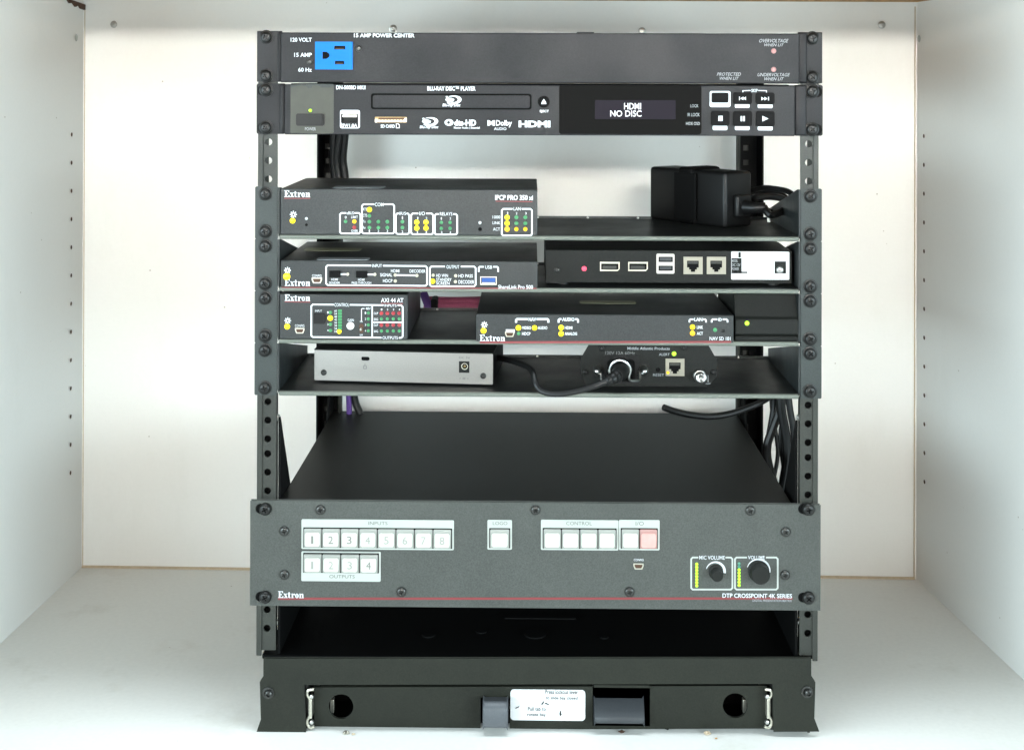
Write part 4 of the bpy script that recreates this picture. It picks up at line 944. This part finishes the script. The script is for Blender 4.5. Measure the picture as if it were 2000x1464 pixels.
def key_mesh(w, h):
    mb = MB(); a, b = w/2, h/2
    mb.box(-a, a, -.0030, 0, -b, b); m = mb.mesh('push_button', .0011, 3, True, 1.2); return m
def cap_mesh(w, h):
    a, b = w/2*.74, h/2*.70
    return MB().prism(rrect(-a, a, -b-.0003, b-.0009, .0014), -.0042, -.0030).mesh('cap', .0005, 2, True, 1.2)
def bezel(x0, y0, x1, y1, n, label, lbx, band, names, red=()):
    bx0, bx1, c, d = RECT(x0, y0, x1, y1, YS)
    ax0, ax1 = bx0+3.5*PX, bx1-3.5*PX
    if band == 'top': az0, az1 = c+2.5*PX, d-15.5*PX
    else: az0, az1 = c+16*PX, d-2.5*PX
    o = part('button_bezel', MB().prism(rrect(bx0, bx1, c, d, 2.5*PX), YS-.0008, YS-.0001, [[(ax0, az0), (ax1, az0), (ax1, az1), (ax0, az1)]]), 'bezel', sw)
    part('well', MB().box(ax0, ax1, YS-.0004, YS-.0001, az0, az1), 'black', o)
    text(label, lbx, o, YS-.0010, 'print_grey', 0)
    pw = (ax1-ax0-2*PX)/n; ph = az1-az0-3*PX
    for i in range(n):
        cx = ax0+PX+pw*(i+.5); cz = (az0+az1)/2
        m = 'keycap_red' if i in red else 'keycap'
        b = inst('push_button', ('key', round(pw, 5), round(ph, 5), m), lambda: key_mesh(pw-1.2*PX, ph), m, sw, (cx, YS-.0004, cz))
        inst('cap', ('cap', round(pw, 5), round(ph, 5), m), lambda: cap_mesh(pw, ph), 'key_window_red' if i in red else 'key_window', b, (cx, YS-.0004, cz))
        if names:
            vs, fs = font_mesh(names[i], 0); hh = ph*.40; ww = hh*(.28 if names[i] == '1' else .62); yy = YS-.0048
            part('lettering', MB().add([(cx+(v[0]-.5)*ww, yy, cz-.0006+(v[1]-.5)*hh) for v in vs], fs), 'print_key_dark' if (names[i] in '123' and band == 'top') or (names[i] in '4' and band != 'top') else 'print_key', b, at=(cx, YS-.0004, cz))
bezel(588.5, 1014, 887, 1072, 8, 'INPUTS', (719.5, 1018, 757, 1024.5), 'top', '12345678')
bezel(588.5, 1076, 744, 1134, 4, 'OUTPUTS', (643, 1122, 693, 1128.5), 'bottom', '1234')
bezel(952, 1014.5, 1000, 1072, 1, 'LOGO', (962.5, 1018, 991, 1024.5), 'top', None)
bezel(1056.5, 1014.5, 1207.5, 1073, 4, 'CONTROL', (1106, 1018, 1156, 1025), 'top', None)
bezel(1208.8, 1014.5, 1288, 1073, 2, 'I/O', (1241.5, 1018, 1257.5, 1025.5), 'top', None, red=(1,))
text('CONFIG', (1238, 1090.5, 1257, 1095), face, y); mini_usb(1247, 1105, 20, 11.5, sw, YS)
frame(1350, 1088, 1430.5, 1150.5, face, y, (1364, 1417), wpx=3.2, material='bezel'); text('MIC VOLUME', (1366, 1084.5, 1415.5, 1092), face, y)
frame(1435.5, 1088, 1519, 1150.5, face, y, (1459, 1496), wpx=3.2, material='bezel'); text('VOLUME', (1461, 1084.5, 1493.5, 1091.5), face, y)
for i in range(8):
    led(1360.8, 1101+6*i, 3, 'led_lime', sw, YS); led(1443.5, 1100+6*i, 3, 'led_teal' if i < 2 else 'led_lime', sw, YS)
def knob(px, py, rb, rc, ra, hgt):
    cx, cz = F(px, py, YS)
    inner = []; outer = []
    for i in range(25):
        t = i/24; a = R(165-(165+10)*t); ro = ra*PX; wd = (1.2+4.6*t)*PX
        outer.append((cx+ro*math.cos(a), y, cz+ro*math.sin(a))); inner.append((cx+(ro-wd)*math.cos(a), y, cz+(ro-wd)*math.sin(a)))
    part('printed_arc', MB().add(outer+inner, [(i, i+1, i+26, i+25) for i in range(24)]), 'print', face)
    k = part('knob', MB().lathe([(rb*PX, 0), (rb*PX, -.002), (rc*PX*1.03, -.0026), (rc*PX, -hgt+.0006), (rc*PX-.0006, -hgt), (0, -hgt)], 0, 0, 28), 'knob', sw, smooth=True, at=(0, 0, 0))
    k.location = Vector((cx, YS-.0001, cz-.0004))-WORLD[sw.name]
knob(1398, 1115, 14, 10.8, 19.5, .0105); knob(1481.5, 1113, 20.5, 17.6, 23, .0110)

# ================================================================== loose cables
def cable(name, label, pts, r, material='rubber', group=None, cat='cable'):
    P = [P3(*p) for p in pts]; at = min(P, key=lambda q: q[2])
    return single(name, MB().tube(P, r, 10, 6), material, label, cat, at, group, smooth=True)
cable('cable', 'black cable hanging in a bow below the lowest shelf, above the switcher', [(1296, 795, .16), (1318, 803, .165), (1350, 810, .17), (1385, 813, .175), (1420, 809, .18), (1455, 798, .185), (1490, 783, .19), (1512, 765, .2), (1520, 740, .21)], .0032)
gR = 'cables hanging inside the right rear of the rack'
cable('cable', 'leftmost black cable in the right rear bundle, bowing outward above the switcher', [(1512, 760, .20), (1511, 800, .20), (1503, 850, .20), (1500, 890, .20), (1512, 940, .20), (1530, 990, .20)], .0035, group=gR)
cable('cable', 'second black cable of the right rear bundle, crossing behind its neighbours', [(1527, 760, .19), (1522, 800, .19), (1508, 840, .19), (1498, 870, .19), (1497, 900, .19), (1505, 950, .19)], .0042, group=gR)
cable('cable', 'thick black cable in the middle of the right rear bundle', [(1524, 760, .17), (1526, 800, .17), (1535, 850, .17), (1538, 890, .17), (1531, 940, .17), (1524, 990, .17)], .0048, group=gR)
cable('cable', 'rightmost black cable of the right rear bundle, beside the rail', [(1538, 760, .15), (1543, 800, .15), (1551, 850, .15), (1549, 890, .15), (1541, 940, .15), (1532, 990, .15)], .0034, group=gR)
cable('cable', 'thin black cable at the far back of the right rear bundle, against the wall', [(1506, 760, .25), (1508, 800, .25), (1516, 850, .25), (1519, 890, .25), (1510, 940, .25), (1500, 990, .25)], .0022, group=gR)
cable('cable', 'thin black cable just left of the thick one in right rear bundle', [(1532, 760, .18), (1530, 800, .18), (1524, 850, .18), (1527, 890, .18), (1533, 940, .18), (1528, 990, .18)], .0020, group=gR)
cable('cable', 'thin black cable coiled behind the adapter brick on the top shelf', [(1470, 380, .128), (1495, 374, .125), (1522, 378, .12), (1540, 390, .115), (1544, 406, .11), (1530, 416, .115), (1505, 412, .12), (1485, 402, .125), (1472, 398, .13)], .0022)
gL = 'cables hanging along the left rear post'
cable('cable', 'black cable along the left rear post, nearest the white wall gap', [(655, 200, .285), (653, 250, .285), (651, 300, .285), (655, 350, .285), (655, 420, .285)], .0042, group=gL)
cable('cable', 'black cable along the left rear post, middle one of three', [(668, 200, .28), (664, 260, .28), (658, 310, .28), (662, 350, .28), (662, 420, .28)], .0036, group=gL)
cable('cable', 'black cable along the left rear post, nearest the dark wall panel', [(678, 200, .283), (674, 260, .283), (670, 310, .283), (674, 350, .283), (674, 420, .283)], .0042, group=gL)
cable('cable', 'black cable behind left rear of switcher beside the purple one', [(690, 760, .29), (694, 785, .29), (704, 810, .29), (715, 850, .29)], .0040)
cable('cable', 'purple cable behind left rear of switcher below the shelves', [(680, 740, .288), (681, 770, .288), (682, 800, .288), (682, 850, .288)], .0030, 'purple')
cable('cable', 'upper pink cable behind the gap in third shelf', [(830, 586, .17), (870, 588, .165), (905, 588, .165), (950, 587, .165), (1000, 588, .165)], .0042, 'pink', 'pink cables behind the third shelf')
cable('cable', 'lower pink cable behind the gap in third shelf', [(830, 600, .165), (870, 600, .16), (905, 599, .16), (950, 600, .16), (1000, 600, .16)], .0044, 'pink', 'pink cables behind the third shelf')
cable('cable', 'purple cable running below the two pink cables', [(830, 612, .16), (870, 610, .155), (905, 610, .155), (950, 610, .155), (1000, 612, .155)], .0036, 'purple')
cable('cable', 'purple cable slanting down left of the pink cables', [(826, 570, .15), (832, 585, .15), (838, 600, .15), (846, 620, .15)], .0040, 'purple')
a_ = RECT(841, 584, 854, 614, .148)
single('cable_strap', MB().box(a_[0], a_[1], .146, .17, a_[2], a_[3]), 'black', 'black strap wrapped round the pink and purple cables', 'strap', (a_[0], .15, a_[2]), bevel=.002)

# ================================================================== crumbs on the floor
def crumb(px, py, size, material, label, seed):
    rnd = random.Random(seed); c = G(px, py, 0); bm = bmesh.new(); bmesh.ops.create_icosphere(bm, subdivisions=2, radius=1)
    for v in bm.verts: v.co = Vector((v.co.x*size*rnd.uniform(.6, 1.3), v.co.y*size*rnd.uniform(.5, 1.1), max(0, (v.co.z*.5+.45)*size*rnd.uniform(.4, .9))))
    me = bpy.data.meshes.new('crumb'); bm.to_mesh(me); bm.free()
    tag(link('crumb', me, material, None, (c.x, c.y, .0003)), label, 'crumb', 'crumbs on the cabinet floor')
crumb(676, 1432, .0032, 'nickel', 'pale wood chip on the floor before the left end of the base', 1)
crumb(690, 1434, .0018, 'caulk', 'tiny tan crumb beside the pale wood chip at left', 2)
crumb(1381, 1433, .0030, 'caulk', 'tan wood chip on the floor before the right round hole', 3)
crumb(1399, 1442, .0012, 'wood', 'tiny brown crumb right of the tan wood chip', 4)
crumb(1214, 1430, .0026, 'dark_wood', 'dark lint tuft on the floor below the lever pocket', 5)
crumb(1303, 1424, .0016, 'black', 'small black speck on the floor right of the lever pocket', 6)
